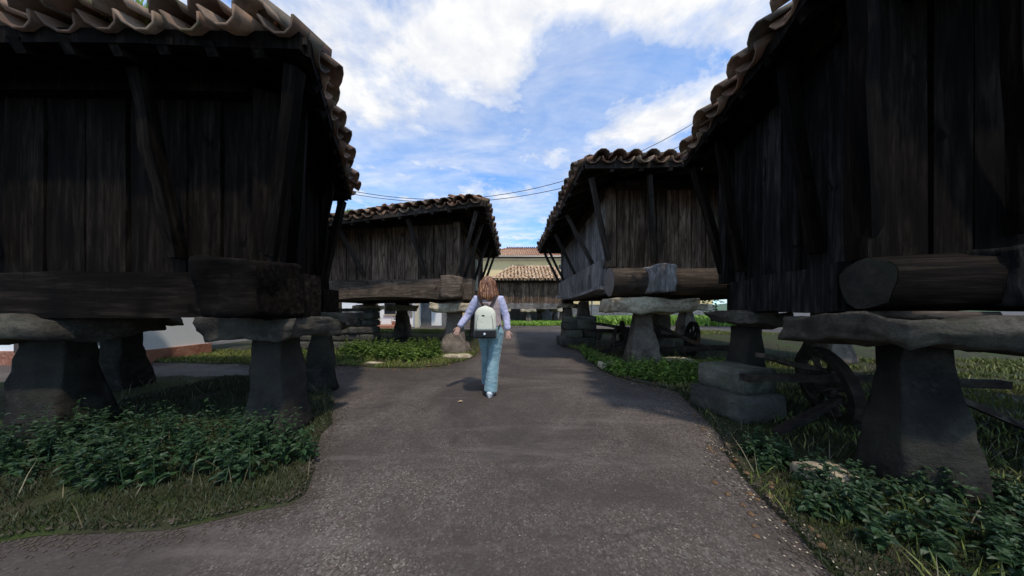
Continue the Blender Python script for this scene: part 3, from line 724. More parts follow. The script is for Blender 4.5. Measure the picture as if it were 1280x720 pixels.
def house_roof(root, E, A, mat, pitch=.24, course=.4):
    rest = []
    TVb = TVn.copy()
    for i in range(len(A)):
        a, b = E[i], E[(i+1) % 4]; p, q = A[i]; e = (b-a).normalized(); L = (b-a).length
        nrm = e.cross(p-a).normalized(); nrm = nrm if nrm.z > 0 else -nrm; s = nrm.cross(e).normalized(); s = s if s.z > 0 else -s
        xp = (p-a).dot(e); yp = (p-a).dot(s); xq = (q-a).dot(e); n = int(L/pitch)
        for k in range(n+1):
            u = k*L/n; ym = min(yp, yp*u/max(.01, xp), yp*(L-u)/max(.01, L-xq)); vv = -.05
            while vv < ym:
                rest.append(basis(a+e*(u+rng.uniform(-.012, .012))+s*vv+nrm*.05, e, s, nrm)); vv += course
    p, q = A[0]; d = (q-p).normalized(); sx = d.cross(Vector((0, 0, 1)))
    for k in range(int((q-p).length/.38)+1): rest.append(basis(p+d*k*.38+Vector((0, 0, .03)), sx, d, Vector((0, 0, 1))) @ Matrix.Diagonal((1.6, 1, 1.6, 1)))
    tv, tf = tile_mesh(.10, .085, .46, .016, 4)
    stuff_tiles('tile_courses', rest, mat, root, np.array(tv), tf)
    m = MB()
    for i in range(len(A)):
        a, b = E[i], E[(i+1) % 4]; p, q = A[i]; dz = Vector((0, 0, -.1)); m.add([a, b, q, p, a+dz, b+dz, q+dz, p+dz], [(0, 1, 2, 3), (7, 6, 5, 4), (0, 4, 5, 1)])
    m.build('roof_deck', M_eave if mat is M_tmass else M_crm, root)
def wallbox(root, x0, x1, y0, y1, z0, z1, mat, name='wall'):
    m = MB(); m.box(((x0+x1)/2, (y0+y1)/2, (z0+z1)/2), (x1-x0, y1-y0, z1-z0)); return m.build(name, mat, root)
# yellow house behind the far granary
yh = empty('yellow_house', (8, 32, 0), 'pale yellow plastered two storey house with orange roof behind the far granary', 'house')
wallbox(yh, -4.2, 22, 28.2, 36, 1.75, 6.85, M_yel); wallbox(yh, -4.25, 22.05, 28.14, 36.05, 0, 1.75, M_kerb, 'plinth')
E = [Vector((-4.9, 27.7, 6.95)), Vector((22.7, 27.7, 6.95)), Vector((22.7, 36.6, 6.95)), Vector((-4.9, 36.6, 6.95))]
Pl, Pr = Vector((-.7, 32.1, 8.72)), Vector((18.5, 32.1, 8.72))
house_roof(yh, E, [(Pl, Pr), (Pr, Pr), (Pr, Pl), (Pl, Pl)], M_tred)
wallbox(yh, -4.3, 22.1, 28.06, 28.2, 6.55, 6.83, M_crm, 'cornice')
m = MB(); m.tube([(-4.9, 27.6, 6.9), (22.7, 27.6, 6.9)], .07, 8); m.build('gutter', M_metal, yh)
for x in (.6, 5.8, 11, 16): window(yh, x, 28.2, 5.4, 1.25, 1.3)
for x in (11, 16): window(yh, x, 28.2, 2.75, 1.1, 1.2)
m = MB(); m.box((7.9, 28.1, 1.1), (1.0, .08, 2.1)); m.build('door', M_frame, yh)
m = MB(); m.tube([(8.75, 28.1, 0), (8.75, 28.1, 6.8)], .06, 8); m.build('downpipe', M_metal, yh)
an = empty('rooftop_antenna', (4.7, 32, 8.7), 'thin television aerial standing on the ridge of the yellow house', 'antenna')
m = MB(); m.tube([(4.10, 32, 8.6), (4.10, 32, 10.3)], .045, 6); m.build('mast', M_metal, an)
m = MB(); m.tube([(3.20, 32, 9.95), (4.25, 32, 9.95)], .035, 5)
for k in range(5): m.tube([(3.25+k*.22, 31.75, 9.95), (3.25+k*.22, 32.25, 9.95)], .018, 4)
m.build('aerial', M_metal, an)
# white cottage seen under the left granary
wh = empty('white_cottage', (-10, 20, 0), 'white cottage with porch and small dark window seen beneath the long left granary', 'house')
wallbox(wh, -14.5, -6.9, 18, 24, 0, 4.6, M_wht)
E = [Vector((-15, 17.3, 4.6)), Vector((-4.9, 17.3, 4.6)), Vector((-4.9, 24.5, 4.6)), Vector((-15, 24.5, 4.6))]
Pl, Pr = Vector((-12.6, 21, 6.1)), Vector((-7.4, 21, 6.1)); house_roof(wh, E, [(Pl, Pr), (Pr, Pr), (Pr, Pl), (Pl, Pl)], M_tred)
window(wh, -8.5, 18, 1.28, .72, .72, fm=M_dark)
m = MB(); m.box((-9.72, 17.97, 1.02), (.72, .08, 2.04)); m.build('door', M_frame, wh)
m = MB(); m.box((-6.40, 17.4, 1.5), (.26, .26, 3.0)); m.build('porch_post', M_crm, wh)
m = MB(); m.box((-7.15, 17.97, 1.2), (.4, .06, 1.0)); m.build('notice_board', M_kerb, wh)
m = MB(); m.box((-9.0, 17.1, .06), (4.0, 1.7, .22)); m.build('terrace', M_red, wh)
wallbox(wh, -6.9, -5.0, 19.5, 24, 0, 4.5, M_kerb, 'recessed_wall')
m = MB(); m.box((-5.7, 19.46, 1.0), (.75, .06, 2.0)); m.build('door', M_wht, wh)
ys = empty('yellow_shed', (-5.2, 24, 0), 'small yellow plastered outbuilding beyond the front pillar of the left granary', 'shed')
wallbox(ys, -6.4, -4.6, 25, 28, 0, 2.9, M_yel)
m = MB(); m.box((-5.5, 26.5, 3.0), (2.4, 3.6, .16)); m.build('roof_slab', M_tred, ys)
# pots by the white cottage
for i, (x, lab) in enumerate(((-8.95, 'terracotta pot with a leafy plant right of the brown door'), (-7.95, 'terracotta pot with a leafy plant right of the cottage window'))):
    pp = empty('potted_plant', (x, 17.3, .17), lab, 'potted plant', 'pots on the cottage terrace')
    m = MB(); m.tube([(x, 17.3, .17), (x, 17.3, .42)], [.10, .15], 10); m.build('pot', M_tred, pp)
    m = MB()
    for k in range(40):
        a = rng.random()*6.28; rr = rng.random()*.2; c = Vector((x+math.cos(a)*rr, 17.3+math.sin(a)*rr, .45+rng.random()*.35)); d = Vector((rng.uniform(-1, 1), rng.uniform(-1, 1), rng.uniform(-.3, 1))).normalized()*.09; s = d.cross(Vector((.3, .2, 1))).normalized()*.035
        m.add([c, c+d*.5+s, c+d, c+d*.5-s], [(0, 1, 2, 3)])
    m.build('leaves', M_leaf2, pp, rec=False)
# low cottage glimpsed under the nearest left granary
w2 = empty('white_cottage', (-10, 7, 0), 'low white cottage with a four pane window under the nearest left granary', 'house')
wallbox(w2, -16, -8.15, 5.6, 6.9, .3, 2.9, M_wht); wallbox(w2, -16.05, -8.1, 5.55, 6.95, 0, .3, M_red, 'plinth')
window(w2, -8.95, 5.6, .80, .62, .66, fm=M_dark); m = MB(); m.box((-10.3, 5.57, 1.02), (.8, .08, 1.5)); m.build('door', M_frame, w2)
m = MB(); m.add([(-16.3, 5.2, 2.85), (-7.9, 5.2, 2.85), (-7.9, 7.2, 3.3), (-16.3, 7.2, 3.3), (-16.3, 5.2, 2.97), (-7.9, 5.2, 2.97), (-7.9, 7.2, 3.42), (-16.3, 7.2, 3.42)], BOXF); m.build('roof_slab', M_tred, w2)
m = MB(); m.tube([(-8.4, 5.5, 0), (-8.4, 5.5, 2.9)], .04, 8); m.build('downpipe', M_metal, w2)

# ------------------------------------------------------------------ cables and poles
def catenary(name, label, pts, d, x0, x1, r=.016):
    P = [PD(x, y, d) for x, y in pts]; c = np.polyfit([p.x for p in P], [p.z for p in P], 2)
    m = MB(); m.tube([(x, d, float(np.polyval(c, x))) for x in np.linspace(x0, x1, 40)], r, 5)
    o = m.build(name, M_cable, None, True); tag(o, label, 'cable', 'overhead cables'); return [float(np.polyval(c, x)) for x in (x0, x1)]
za = catenary('power_cable', 'upper of the two thin black cables sagging across the sky behind the roofs', [(438, 236), (490, 250), (612, 243), (735, 217)], 13.6, -9.2, 12.4)
zb_ = catenary('power_cable', 'lower of the two thin black cables sagging across the sky behind the roofs', [(438, 240), (490, 253), (620, 247), (722, 231)], 13.75, -9.2, 12.4)
for x, z, lab in ((-9.2, za[0], 'wooden cable pole behind the left end of the long granary'), (12.4, za[1], 'wooden cable pole behind the right granary')):
    up = empty('utility_pole', (x, 13.7, 0), lab, 'pole', 'poles carrying the cables')
    m = MB(); m.tube([(x, 13.7, 0), (x, 13.7, z+.3)], [.14, .09], 10); m.build('pole', M_bark, up)
    m = MB(); m.box((x, 13.7, z-.1), (.5, .12, .1)); m.build('crossarm', M_bark, up)

# ------------------------------------------------------------------ wooden cart under the right granary
ct = empty('wooden_cart', (3.0, 6.8, 0), 'broken old dark wooden cart with spoked wheel under the right granary', 'cart')
def wheel(parent, c, r, ax, seed=0):
    c = Vector(c); ax = Vector(ax).normalized(); u = ax.cross(Vector((0, 0, 1))).normalized(); w = u.cross(ax)
    m = MB(); seg = 28
    for j in range(seg):
        th = 2*math.pi*j/seg; d = u*math.cos(th)+w*math.sin(th)
        for (rr, s) in ((r, -.04), (r, .04), (r-.08, .04), (r-.08, -.04)): m.v.append(tuple(c+d*rr+ax*s))
    for j in range(seg):
        k = j*4; l = ((j+1) % seg)*4
        for q in range(4): m.f.append((k+q, k+(q+1) % 4, l+(q+1) % 4, l+q))
    wh_ = m.build('wheel', M_cart, parent)
    m = MB(); m.tube([c-ax*.13, c+ax*.13], .09, 10); h = m.build('hub', M_cart, None); h.parent = wh_
    for k in range(8):
        th = math.pi*k/4+.2; d = u*math.cos(th)+w*math.sin(th); m = MB(); m.tube([c+d*.06, c+d*(r-.05)], .026, 6); s = m.build('spoke', M_cart, None); s.parent = wh_
wheel(ct, (3.05, 7.0, .45), .45, (.95, -.3, .15)); wheel(ct, (4.6, 6.6, .45), .45, (.95, -.3, -.1))
for a, b, w in [((2.0, 6.7, .86), (3.6, 7.1, .62), .10), ((1.95, 6.9, .62), (3.3, 7.0, .62), .14), ((2.3, 6.55, .12), (3.4, 6.7, .42), .11), ((3.0, 7.05, .5), (4.7, 6.6, .5), .12), ((3.4, 6.3, .9), (4.6, 6.2, .3), .09), ((2.3, 7.0, .1), (2.4, 7.0, .62), .10), ((3.2, 6.3, .22), (5.2, 6.1, .3), .14), ((2.55, 6.6, .2), (2.75, 6.8, .72), .08), ((2.2, 6.4, .3), (3.0, 6.9, .36), .07)]:
    bar('shaft', a, b, w, w*.8, M_cart, ct, seed=a[0], amp=.02)
# same kind of wreck beside the near right pillar
ct2 = empty('wooden_cart', (2.9, 3.1, 0), 'dark spoked cart wheel and shafts leaning behind the nearest right pillar', 'cart')
wheel(ct2, (3.35, 2.75, .40), .40, (.9, -.35, .2))
for a, b, w in [((2.25, 2.35, .78), (3.3, 2.7, .55), .06), ((2.2, 2.45, .55), (3.2, 2.6, .52), .08), ((2.35, 2.3, .10), (3.2, 2.5, .34), .06), ((3.3, 2.7, .5), (4.6, 2.4, .5), .08), ((3.2, 2.2, .7), (4.1, 1.9, .2), .06)]:
    bar('shaft', a, b, w, w*.8, M_cart, ct2, seed=a[0], amp=.012)
# loose flat stones in the weeds
for i, (x, y, a, b, h, lab) in enumerate([(2.0, 5.2, .5, .3, .12, 'pale flat stone in the weeds left of the big pillar'), (3.4, 5.4, .7, .4, .16, 'flat grey stone just right of the big pillar'), (2.15, 1.75, .3, .2, .1, 'small stone in the weeds at the nearest right pillar'), (-3.0, 5.6, .4, .12, .03, 'flat pale stone set in the mossy verge at left')]):
    o = link('loose_stone', rough_block((a, b, h), 60+i, .02, 3, bev=.3), None, M_cap, Matrix.Translation((x, y, h*.4+.03))); tag(o, lab, 'stone', 'loose stones in the verges')

# ------------------------------------------------------------------ vegetation
def plant_patch(name, label, spots, mat, hmin, hmax, leaf, seed, dens=16, cat='weeds', spread=.16):
    r = np.random.default_rng(seed); V = []; Fc = []
    def quadleaf(c, d, w, nrm):
        s = np.cross(d, nrm); s /= (np.linalg.norm(s)+1e-9); L = np.linalg.norm(d); k = len(V); dn = nrm*L*.18
        V.extend([c, c+d*.35+s*w*.5, c+d*.38-dn*.5, c+d*.35-s*w*.5, c+d*.75+s*w*.3-dn*.2, c+d*.75-s*w*.3-dn*.2, c+d-dn*1.6])
        Fc.extend([(k, k+1, k+2), (k, k+2, k+3), (k+1, k+4, k+2), (k+2, k+5, k+3), (k+2, k+4, k+6), (k+2, k+6, k+5)])
    for (x, y) in spots:
        h = r.uniform(hmin, hmax); tilt = r.normal(0, .16, 2); base = np.array([x, y, .02])
        n = int(dens*h/hmax)+4
        tip = base+np.array([tilt[0]*h, tilt[1]*h, h])
        k = len(V); w = .004
        V.extend([base+[w, 0, 0], base+[-w, w, 0], tip, base+[-w, -w, 0]]); Fc.extend([(k, k+1, k+2), (k+1, k+3, k+2), (k+3, k, k+2)])
        for i in range(n):
            t = (i+r.random())/n; c = base+(tip-base)*(.15+.85*t); a = r.random()*6.283
            sz = leaf*(1.2-.75*t)*r.uniform(.7, 1.3); d = np.array([math.cos(a), math.sin(a), r.uniform(-.35, .55)]); d /= np.linalg.norm(d)
            c = c+d*r.uniform(0, spread)*h*(1-t*.6)*.5
            quadleaf(c, d*sz, sz*.62, np.array([r.normal(0, .25), r.normal(0, .25), 1.]))
    me = bpy.data.meshes.new(name); me.from_pydata([tuple(map(float, p)) for p in V], [], Fc); me.update()
    o = link(name, me, None, mat); tag(o, label, cat, None, 'stuff'); return o
def scatter(poly, n, seed, cond=None):
    r = random.Random(seed); xs = [p[0] for p in poly]; ys = [p[1] for p in poly]; out = []; tries = 0
    while len(out) < n and tries < n*60:
        tries += 1; x = r.uniform(min(xs), max(xs)); y = r.uniform(min(ys), max(ys))
        if pinside(x, y, poly) and (cond is None or cond(x, y, r)): out.append((x, y))
    return out
def clump(x, y, r, sc=1.6, th=.0, off=0): return noise.noise(Vector((x*sc, y*sc, off))) > th+r.uniform(-.15, .15)
# nettles, left verge
nl = [(-3.9, 6.4), (-2.7, 5.75), (-1.95, 5.8), (-1.75, 6.3), (-2.0, 6.9), (-4.2, 7.1), (-4.6, 6.5)]
plant_patch('nettle_patch', 'dense dark green nettles growing on the verge in front of the left granary', scatter(nl, 230, 1), M_leaf, .22, .48, .085, 1, 22)
plant_patch('weed_patch', 'low straggly weeds thinning along the shaded left verge', scatter([(-5.5, 6.1), (-3.4, 5.8), (-3.6, 6.6), (-5.6, 7)], 70, 4), M_leaf, .1, .26, .06, 5, 12)
rw = [(1.78, 4.75), (2.1, 4.3), (2.5, 4.05), (3.3, 4.1), (4.2, 4.2), (4.3, 5.1), (3.2, 5.3), (2.2, 5.3), (1.95, 5.6), (1.95, 6.6), (2.1, 7.3), (1.9, 7.3), (1.8, 6.2)]
plant_patch('weed_patch', 'lush low green weeds spilling to the road before the right granary pillar', scatter(rw, 420, 2), M_leaf2, .10, .27, .075, 2, 20)
plant_patch('weed_patch', 'broad bright leaved docks among the nettles of the left verge', scatter(nl, 60, 41), M_leaf2, .12, .30, .16, 41, 7)
plant_patch('weed_patch', 'taller bright sprigs standing among the right verge weeds', scatter(rw, 70, 42), M_grass2, .16, .36, .07, 42, 12)
nn1 = [(-4.2, 1.75), (-2.6, 1.62), (-1.55, 1.75), (-1.55, 2.05), (-2.1, 2.35), (-4.5, 2.5)]
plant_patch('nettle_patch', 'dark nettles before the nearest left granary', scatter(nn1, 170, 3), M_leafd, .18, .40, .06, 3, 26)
nn2 = [(1.62, 1.35), (1.95, 1.0), (3.3, .75), (5, .6), (5, 1.4), (3.2, 1.6), (2.2, 1.75), (2.1, 2.2), (1.9, 2.1)]
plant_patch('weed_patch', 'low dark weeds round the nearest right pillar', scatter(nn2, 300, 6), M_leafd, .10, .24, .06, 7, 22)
def grass(name, label, poly, n, seed, mat, h0, h1, cond=None, w=.004):
    pts = scatter(poly, n, seed, cond); r = np.random.default_rng(seed); k = len(pts); P = np.array(pts)
    a = r.random(k)*6.283; h = r.uniform(h0, h1, k); ln = r.normal(0, .45, (k, 2))*h[:, None]
    ww = w*(1+P[:, 1]/6)
    b0 = np.c_[P[:, 0]-np.cos(a)*ww, P[:, 1]-np.sin(a)*ww, np.full(k, .02)]; b1 = np.c_[P[:, 0]+np.cos(a)*ww, P[:, 1]+np.sin(a)*ww, np.full(k, .02)]
    t = np.c_[P[:, 0]+ln[:, 0], P[:, 1]+ln[:, 1], h+.03]; mid = (b0+b1)/2*.5+t*.5; mid[:, 2] += h*.12; m0 = mid.copy(); m1 = mid.copy(); m0[:, 0] -= np.cos(a)*ww*.8; m1[:, 0] += np.cos(a)*ww*.8; m0[:, 1] -= np.sin(a)*ww*.8; m1[:, 1] += np.sin(a)*ww*.8
    V = np.stack([b0, b1, m1, m0, t], 1).reshape(-1, 3); fs = []
    for i in range(k): q = i*5; fs += [(q, q+1, q+2, q+3), (q+3, q+2, q+4)]
    me = bpy.data.meshes.new(name); me.from_pydata(V.tolist(), [], fs); me.update(); o = link(name, me, None, mat); tag(o, label, 'grass', None, 'stuff')
grass('grass', 'mossy short grass along the left verge edge', LPs, 34000, 11, M_grass, .03, .09, lambda x, y, r: (y < 7.3 or y > 12.5) and x > -9 and clump(x, y, r, 2.2, -.15))
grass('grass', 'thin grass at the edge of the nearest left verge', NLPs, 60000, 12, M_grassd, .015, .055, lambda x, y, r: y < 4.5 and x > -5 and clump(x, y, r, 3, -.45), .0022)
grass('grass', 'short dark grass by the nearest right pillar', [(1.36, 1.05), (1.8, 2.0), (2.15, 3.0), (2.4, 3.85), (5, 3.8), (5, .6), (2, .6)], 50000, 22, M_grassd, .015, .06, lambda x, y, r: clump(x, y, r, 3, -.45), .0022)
grass('grass', 'thin grass among the weeds on the right verge', RPs, 32000, 13, M_grass, .03, .10, lambda x, y, r: x < 13 and clump(x, y, r, 1.7, -.05, 4) and not (x > 2.4 and 6 < y < 12))
grass('grass', 'bright green grass across the street right of the far granary', FRPs, 30000, 14, M_grass2, .25, .65, lambda x, y, r: x < 24 and y > 18.6, .018)
grass('grass', 'green grass around the feet of the far granary', FPs, 9000, 15, M_grass2, .08, .26, lambda x, y, r: y < 24, .012)
for nm, pl, n, sd in (('dry_stems', LPs, 900, 31), ('dry_stems', RPs, 1200, 32), ('dry_stems', NLPs, 500, 33)):
    grass(nm, {31: 'scattered dry straw stems in the left verge', 32: 'scattered dry straw stems in the right verge', 33: 'scattered dry straw stems in the nearest left verge'}[sd], pl, n, sd, M_straw, .05, .20, lambda x, y, r: x > -7 and x < 8 and y < 8, .0018)
# moss tuft and sprigs on the left eave
plant_patch('moss_tuft', 'yellow green moss and sprigs growing on the left eave tiles', [], M_grass, .1, .2, .05, 8) if False else None
def tuft(name, label, c, L, n, seed, mat):
    r = random.Random(seed); m = MB()
    for k in range(n):
        p = Vector(c)+Vector((r.uniform(-L, L), r.uniform(-.05, .12), r.uniform(-.02, .06))); d = Vector((r.uniform(-.6, .6), r.uniform(-.5, .3), r.uniform(.3, 1))).normalized()*r.uniform(.04, .13); s = d.cross(Vector((0, 1, .2))).normalized()*.012
        m.add([p-s, p+s, p+d*.6+s*.9, p+d], [(0, 1, 2, 3)])
    o = m.build(name, mat, None, rec=False); tag(o, label, 'moss', None, 'stuff')
tuft('moss', 'yellow green moss tuft on the eave tiles of the left granary', (-3.95, 6.66, 3.66), .36, 500, 2, M_grass2)
tuft('moss', 'moss tuft on the eave tiles of the nearest left granary', (-2.95, 1.95, 3.42), .16, 350, 3, M_grass2)

# trees beyond the houses
def tree(x, y, h, cr, label, seed):
    r = random.Random(seed); root = empty('leafy_tree', (x, y, 0), label, 'tree', 'trees beyond the houses')
    m = MB(); m.tube([(x, y, 0), (x+.1, y, h*.35), (x-.1, y+.1, h*.75)], [.22, .16, .05], 8)
    for k in range(6):
        a = k*1.05+r.random(); z = h*(.35+.06*k); m.tube([(x, y, z), (x+math.cos(a)*cr*.4, y+math.sin(a)*cr*.4, z+h*.12), (x+math.cos(a)*cr*.75, y+math.sin(a)*cr*.75, z+h*.2)], [.08, .05, .02], 6)
    m.build('trunk', M_bark, root); m = MB()
    cl = [Vector((x+r.gauss(0, cr*.42), y+r.gauss(0, cr*.42), h*.66+r.gauss(0, h*.15))) for _ in range(26)]
    for k in range(2600):
        c = cl[k % 26]+Vector((r.gauss(0, .42), r.gauss(0, .42), r.gauss(0, .36))); d = Vector((r.uniform(-1, 1), r.uniform(-1, 1), r.uniform(-.6, .6))).normalized()*.22; s = d.cross(Vector((r.random(), r.random(), 1))).normalized()*.08
        m.add([c, c+d*.5+s, c+d, c+d*.5-s], [(0, 1, 2, 3)])
    m.build('crown', M_tree, root, rec=False)
tree(-17, 12, 6, 2.4, 'bushy green tree left of the white cottage', 1)
tree(-19, 26, 7, 2.6, 'bushy green tree behind the white cottage', 2)
tree(16, 17, 5, 2.2, 'bushy green tree in the garden before the yellow house', 3)
m = MB(); seg = 60
for i in range(seg+1):
    a = R(-80)+R(160)*i/seg; rr = 320; hgt = 9+7*noise.noise(Vector((i*.22, 1, 0)))+4*noise.noise(Vector((i*.7, 5, 0)))
    m.v += [(math.sin(a)*rr, math.cos(a)*rr, -2), (math.sin(a)*(rr+60), math.cos(a)*(rr+60), hgt), (math.sin(a)*(rr+140), math.cos(a)*(rr+140), -2)]
for i in range(seg):
    k = i*3; m.f += [(k, k+3, k+4, k+1), (k+1, k+4, k+5, k+2)]
tag(m.build('hills', M_tree, None, True), 'low wooded hills on the horizon', None, None, 'structure')

M_soil = plain('loose_soil', (.075, .058, .042), .95)
# crumbling edge, pebbles and dead leaves along the verges
def edge_crumbs(name, label, outline, n, seed, mat, s0, s1, spread, cond):
    r = random.Random(seed); m = MB(); k = 0; t = 0
    while k < n and t < n*30:
        t += 1; i = r.randrange(len(outline)); p = outline[i]; q = outline[(i+1) % len(outline)]; f = r.random()
        x = p[0]+(q[0]-p[0])*f+r.gauss(0, spread); y = p[1]+(q[1]-p[1])*f+r.gauss(0, spread)
        if not cond(x, y): continue
        k += 1; s = r.uniform(s0, s1); a = r.random()*6.28; z = .004 if not pinside(x, y, outline) else .036
        P = [(x+math.cos(a+j*1.257)*s*r.uniform(.6, 1.1), y+math.sin(a+j*1.257)*s*r.uniform(.6, 1.1), z) for j in range(5)]
        m.add(P+[(x, y, z+s*r.uniform(.3, .8))], [(j, (j+1) % 5, 5) for j in range(5)])
    tag(m.build(name, mat, None, rec=False), label, 'gravel', None, 'stuff')
edge_crumbs('gravel', 'earth crumbs and grit along the left verge edge', LPs, 3500, 1, M_soil, .003, 0.018, 0.105, lambda x, y: y < 9 and x > -6)
edge_crumbs('gravel', 'earth crumbs and grit along the right verge edge', RPs, 5500, 2, M_soil, .003, 0.013, 0.083, lambda x, y: y < 9 and x < 5 and y > .6)
edge_crumbs('gravel', 'earth crumbs and grit along the nearest left verge edge', NLPs, 4500, 3, M_soil, .003, 0.011, 0.068, lambda x, y: y < 4 and x > -4.5)
edge_crumbs('gravel', 'pale grit washed against the right verge', RPs, 900, 4, M_cap, .003, .009, .10, lambda x, y: y < 7 and x < 4 and y > .6)
edge_crumbs('dead_leaves', 'brown dead leaves lying along the right verge edge', RPs, 160, 5, plain('dead_leaf', (.14, .075, .03)), .014, .03, .13, lambda x, y: y < 8 and x < 4 and y > .8)
edge_crumbs('dead_leaves', 'brown dead leaves lying along the left verge edge', LPs, 120, 6, plain('dead_leaf', (.14, .075, .03)), .016, .035, .16, lambda x, y: y < 8 and x > -5)
# litter on the road
m = MB(); c = G(575, 502, .01); m.add([c+Vector((-.035, -.01, 0)), c+Vector((0, .02, .012)), c+Vector((.04, .012, .002)), c+Vector((.008, -.02, .01))], [(0, 1, 2, 3)])
tag(m.build('fallen_leaf', plain('pale_leaf', (.5, .36, .2)), None, rec=False), 'pale fallen leaf on the asphalt just left of the woman', 'leaf')
m = MB()
r = random.Random(5)
for k in range(200):
    d = r.uniform(1.2, 7); x = r.uniform(-.7, .7)*d*.9+.1; s = r.uniform(.0015, .004); z = s*.5
    if pinside(x, d, LPs) or pinside(x, d, RPs): continue
    m.add([(x-s, d, z*0+.001), (x, d-s, .001), (x+s, d, .001), (x, d+s, .001), (x, d, s*1.2)], [(0, 1, 4), (1, 2, 4), (2, 3, 4), (3, 0, 4)])
tag(m.build('gravel_grit', M_cap, None, rec=False), 'scattered pale grit on the asphalt', 'grit', None, 'stuff')

# ------------------------------------------------------------------ the walking woman
DW = 3.68
def W_(px, py, dy=0): q = PD(px, py, DW); return Vector((q.x, DW+dy, q.z))
def remeshed(name, mb, mat, parent, vox, smooth=4, disp=None):
    me = mesh(name, mb.v, mb.f); fixn(me)
    tmp = bpy.data.objects.new('tmp', me); COL.objects.link(tmp)
    md = tmp.modifiers.new('r', 'REMESH'); md.mode = 'VOXEL'; md.voxel_size = vox
    if smooth: ms = tmp.modifiers.new('s', 'SMOOTH'); ms.iterations = smooth; ms.factor = .6
    dg = bpy.context.evaluated_depsgraph_get(); ev = tmp.evaluated_get(dg); m2 = bpy.data.meshes.new_from_object(ev); m2.name = name
    bpy.data.objects.remove(tmp)
    if disp:
        for v in m2.vertices: v.co = v.co+disp(v.co)
    m2.polygons.foreach_set('use_smooth', [True]*len(m2.polygons)); m2.materials.clear()
    return link(name, m2, parent, mat)
pr = empty('person', (-.33, DW, 0), 'woman walking away in light blue jeans, lilac sleeves and a cream backpack', 'person')
def sub(mb, pts, rad, seg=14): mb.tube(pts, rad, seg)
head = Vector((-.345, DW+.02, 1.555)); neck = Vector((-.335, DW+.0, 1.40))
shL = Vector((-.495, DW, 1.345)); shR = Vector((-.175, DW, 1.345))
elL = Vector((-.640, DW+.02, 1.105)); elR = Vector((-.085, DW+.02, 1.10))
wrL = Vector((-.745, DW-.05, .955)); wrR = Vector((-.062, DW-.03, .905))
hipL = Vector((-.395, DW+.02, .90)); hipR = Vector((-.215, DW, .90))
knL = Vector((-.385, DW+.22, .52)); anL = Vector((-.375, DW+.34, .12))
knR = Vector((-.262, DW+.02, .48)); anR = Vector((-.300, DW-.10, .09))
pel = Vector((-.305, DW, .90))
b = MB()
b.tube([pel+Vector((0, 0, -.06)), pel, pel+Vector((-.01, 0, .18)), Vector((-.33, DW, 1.25)), Vector((-.335, DW, 1.37)), neck+Vector((0, 0, .02))], [(.13, .09), (.15, .10), (.115, .085), (.15, .095), (.12, .07), (.055, .055)], 18)
b.tube([neck+Vector((0, 0, -.05)), neck, head+Vector((0, 0, -.07))], [.06, .05, .05], 12)
b.tube([head+Vector((0, .01, z)) for z in (-.115, -.09, -.05, 0, .05, .09, .115)], [(.02, .03), (.05, .065), (.066, .085), (.074, .095), (.072, .095), (.05, .07), (.015, .02)], 16)
b.tube([head+Vector((0, .09, .01)), head+Vector((0, .118, -.022)), head+Vector((0, .10, -.035))], [.01, .016, .012], 8)   # nose, facing away
for s in (-1, 1):
    b.tube([head+Vector((s*.072, 0, .02)), head+Vector((s*.086, -.008, 0)), head+Vector((s*.075, 0, -.03))], [.008, .014, .008], 8)
    b.tube([head+Vector((s*.03, .088, .012)), head+Vector((s*.03, .100, .010))], [.014, .010], 8)
b.tube([head+Vector((-.025, .093, -.058)), head+Vector((0, .104, -.056)), head+Vector((.025, .093, -.058))], [.007, .010, .007], 8)
for sh, el, wr in ((shL, elL, wrL), (shR, elR, wrR)):
    inn = sh.lerp(Vector((-.335, DW, 1.35)), .5)
    b.tube([inn, sh, sh.lerp(el, .4), el, el.lerp(wr, .3), wr], [.05, .052, .045, .037, .037, .024], 12)
for hp, kn, an_ in ((hipL, knL, anL), (hipR, knR, anR)):
    b.tube([hp, hp.lerp(kn, .3), hp.lerp(kn, .7), kn, kn.lerp(an_, .3), an_.lerp(kn, .2), an_, an_+Vector((0, 0, -.05))], [.09, .085, .065, .052, .054, .036, .034, .036], 12)
    b.tube([an_+Vector((0, -.04, -.05)), an_+Vector((0, .06, -.055)), an_+Vector((0, .15, -.07))], [(.033, .03), (.04, .028), (.03, .018)], 10)
def hand(wr, el, side, b):
    d = (wr-el).normalized(); d = (d+Vector((0, .1, -.55))).normalized()
    n = Vector((0, -1, 0)) - d*Vector((0, -1, 0)).dot(d); n.normalize()      # back of the hand towards camera
    s = d.cross(n).normalized()*side                                          # towards the little finger / outwards
    palm = wr+d*.045
    b.tube([wr-d*.01, wr+d*.03, wr+d*.075, wr+d*.09], [(.021, .016), (.033, .015), (.037, .014), (.034, .011)], 10)
    for k, (o, L) in enumerate(((-.028, .066), (-.010, .076), (.009, .072), (.026, .056))):
        r0 = wr+d*.082+s*o; cl = -n
        p1 = r0+d*L*.42+s*o*.15; p2 = p1+(d*.85+cl*.45).normalized()*L*.32; p3 = p2+(d*.5+cl*.8).normalized()*L*.26
        b.tube([r0-d*.012, r0, p1, p2, p3], [.0085, .0085, .0080, .0072, .0058], 8)
    t0 = wr+d*.025-s*.026; t1 = t0+(-s*.7+d*.7-n*.2).normalized()*.036; t2 = t1+(-s*.25+d*.95-n*.2).normalized()*.03
    b.tube([t0+s*.012, t0, t1, t2], [.012, .0115, .0095, .0075], 8)
hand(wrL, elL, -1, b); hand(wrR, elR, 1, b)
remeshed('body', b, M_skin, pr, .0048, 2)
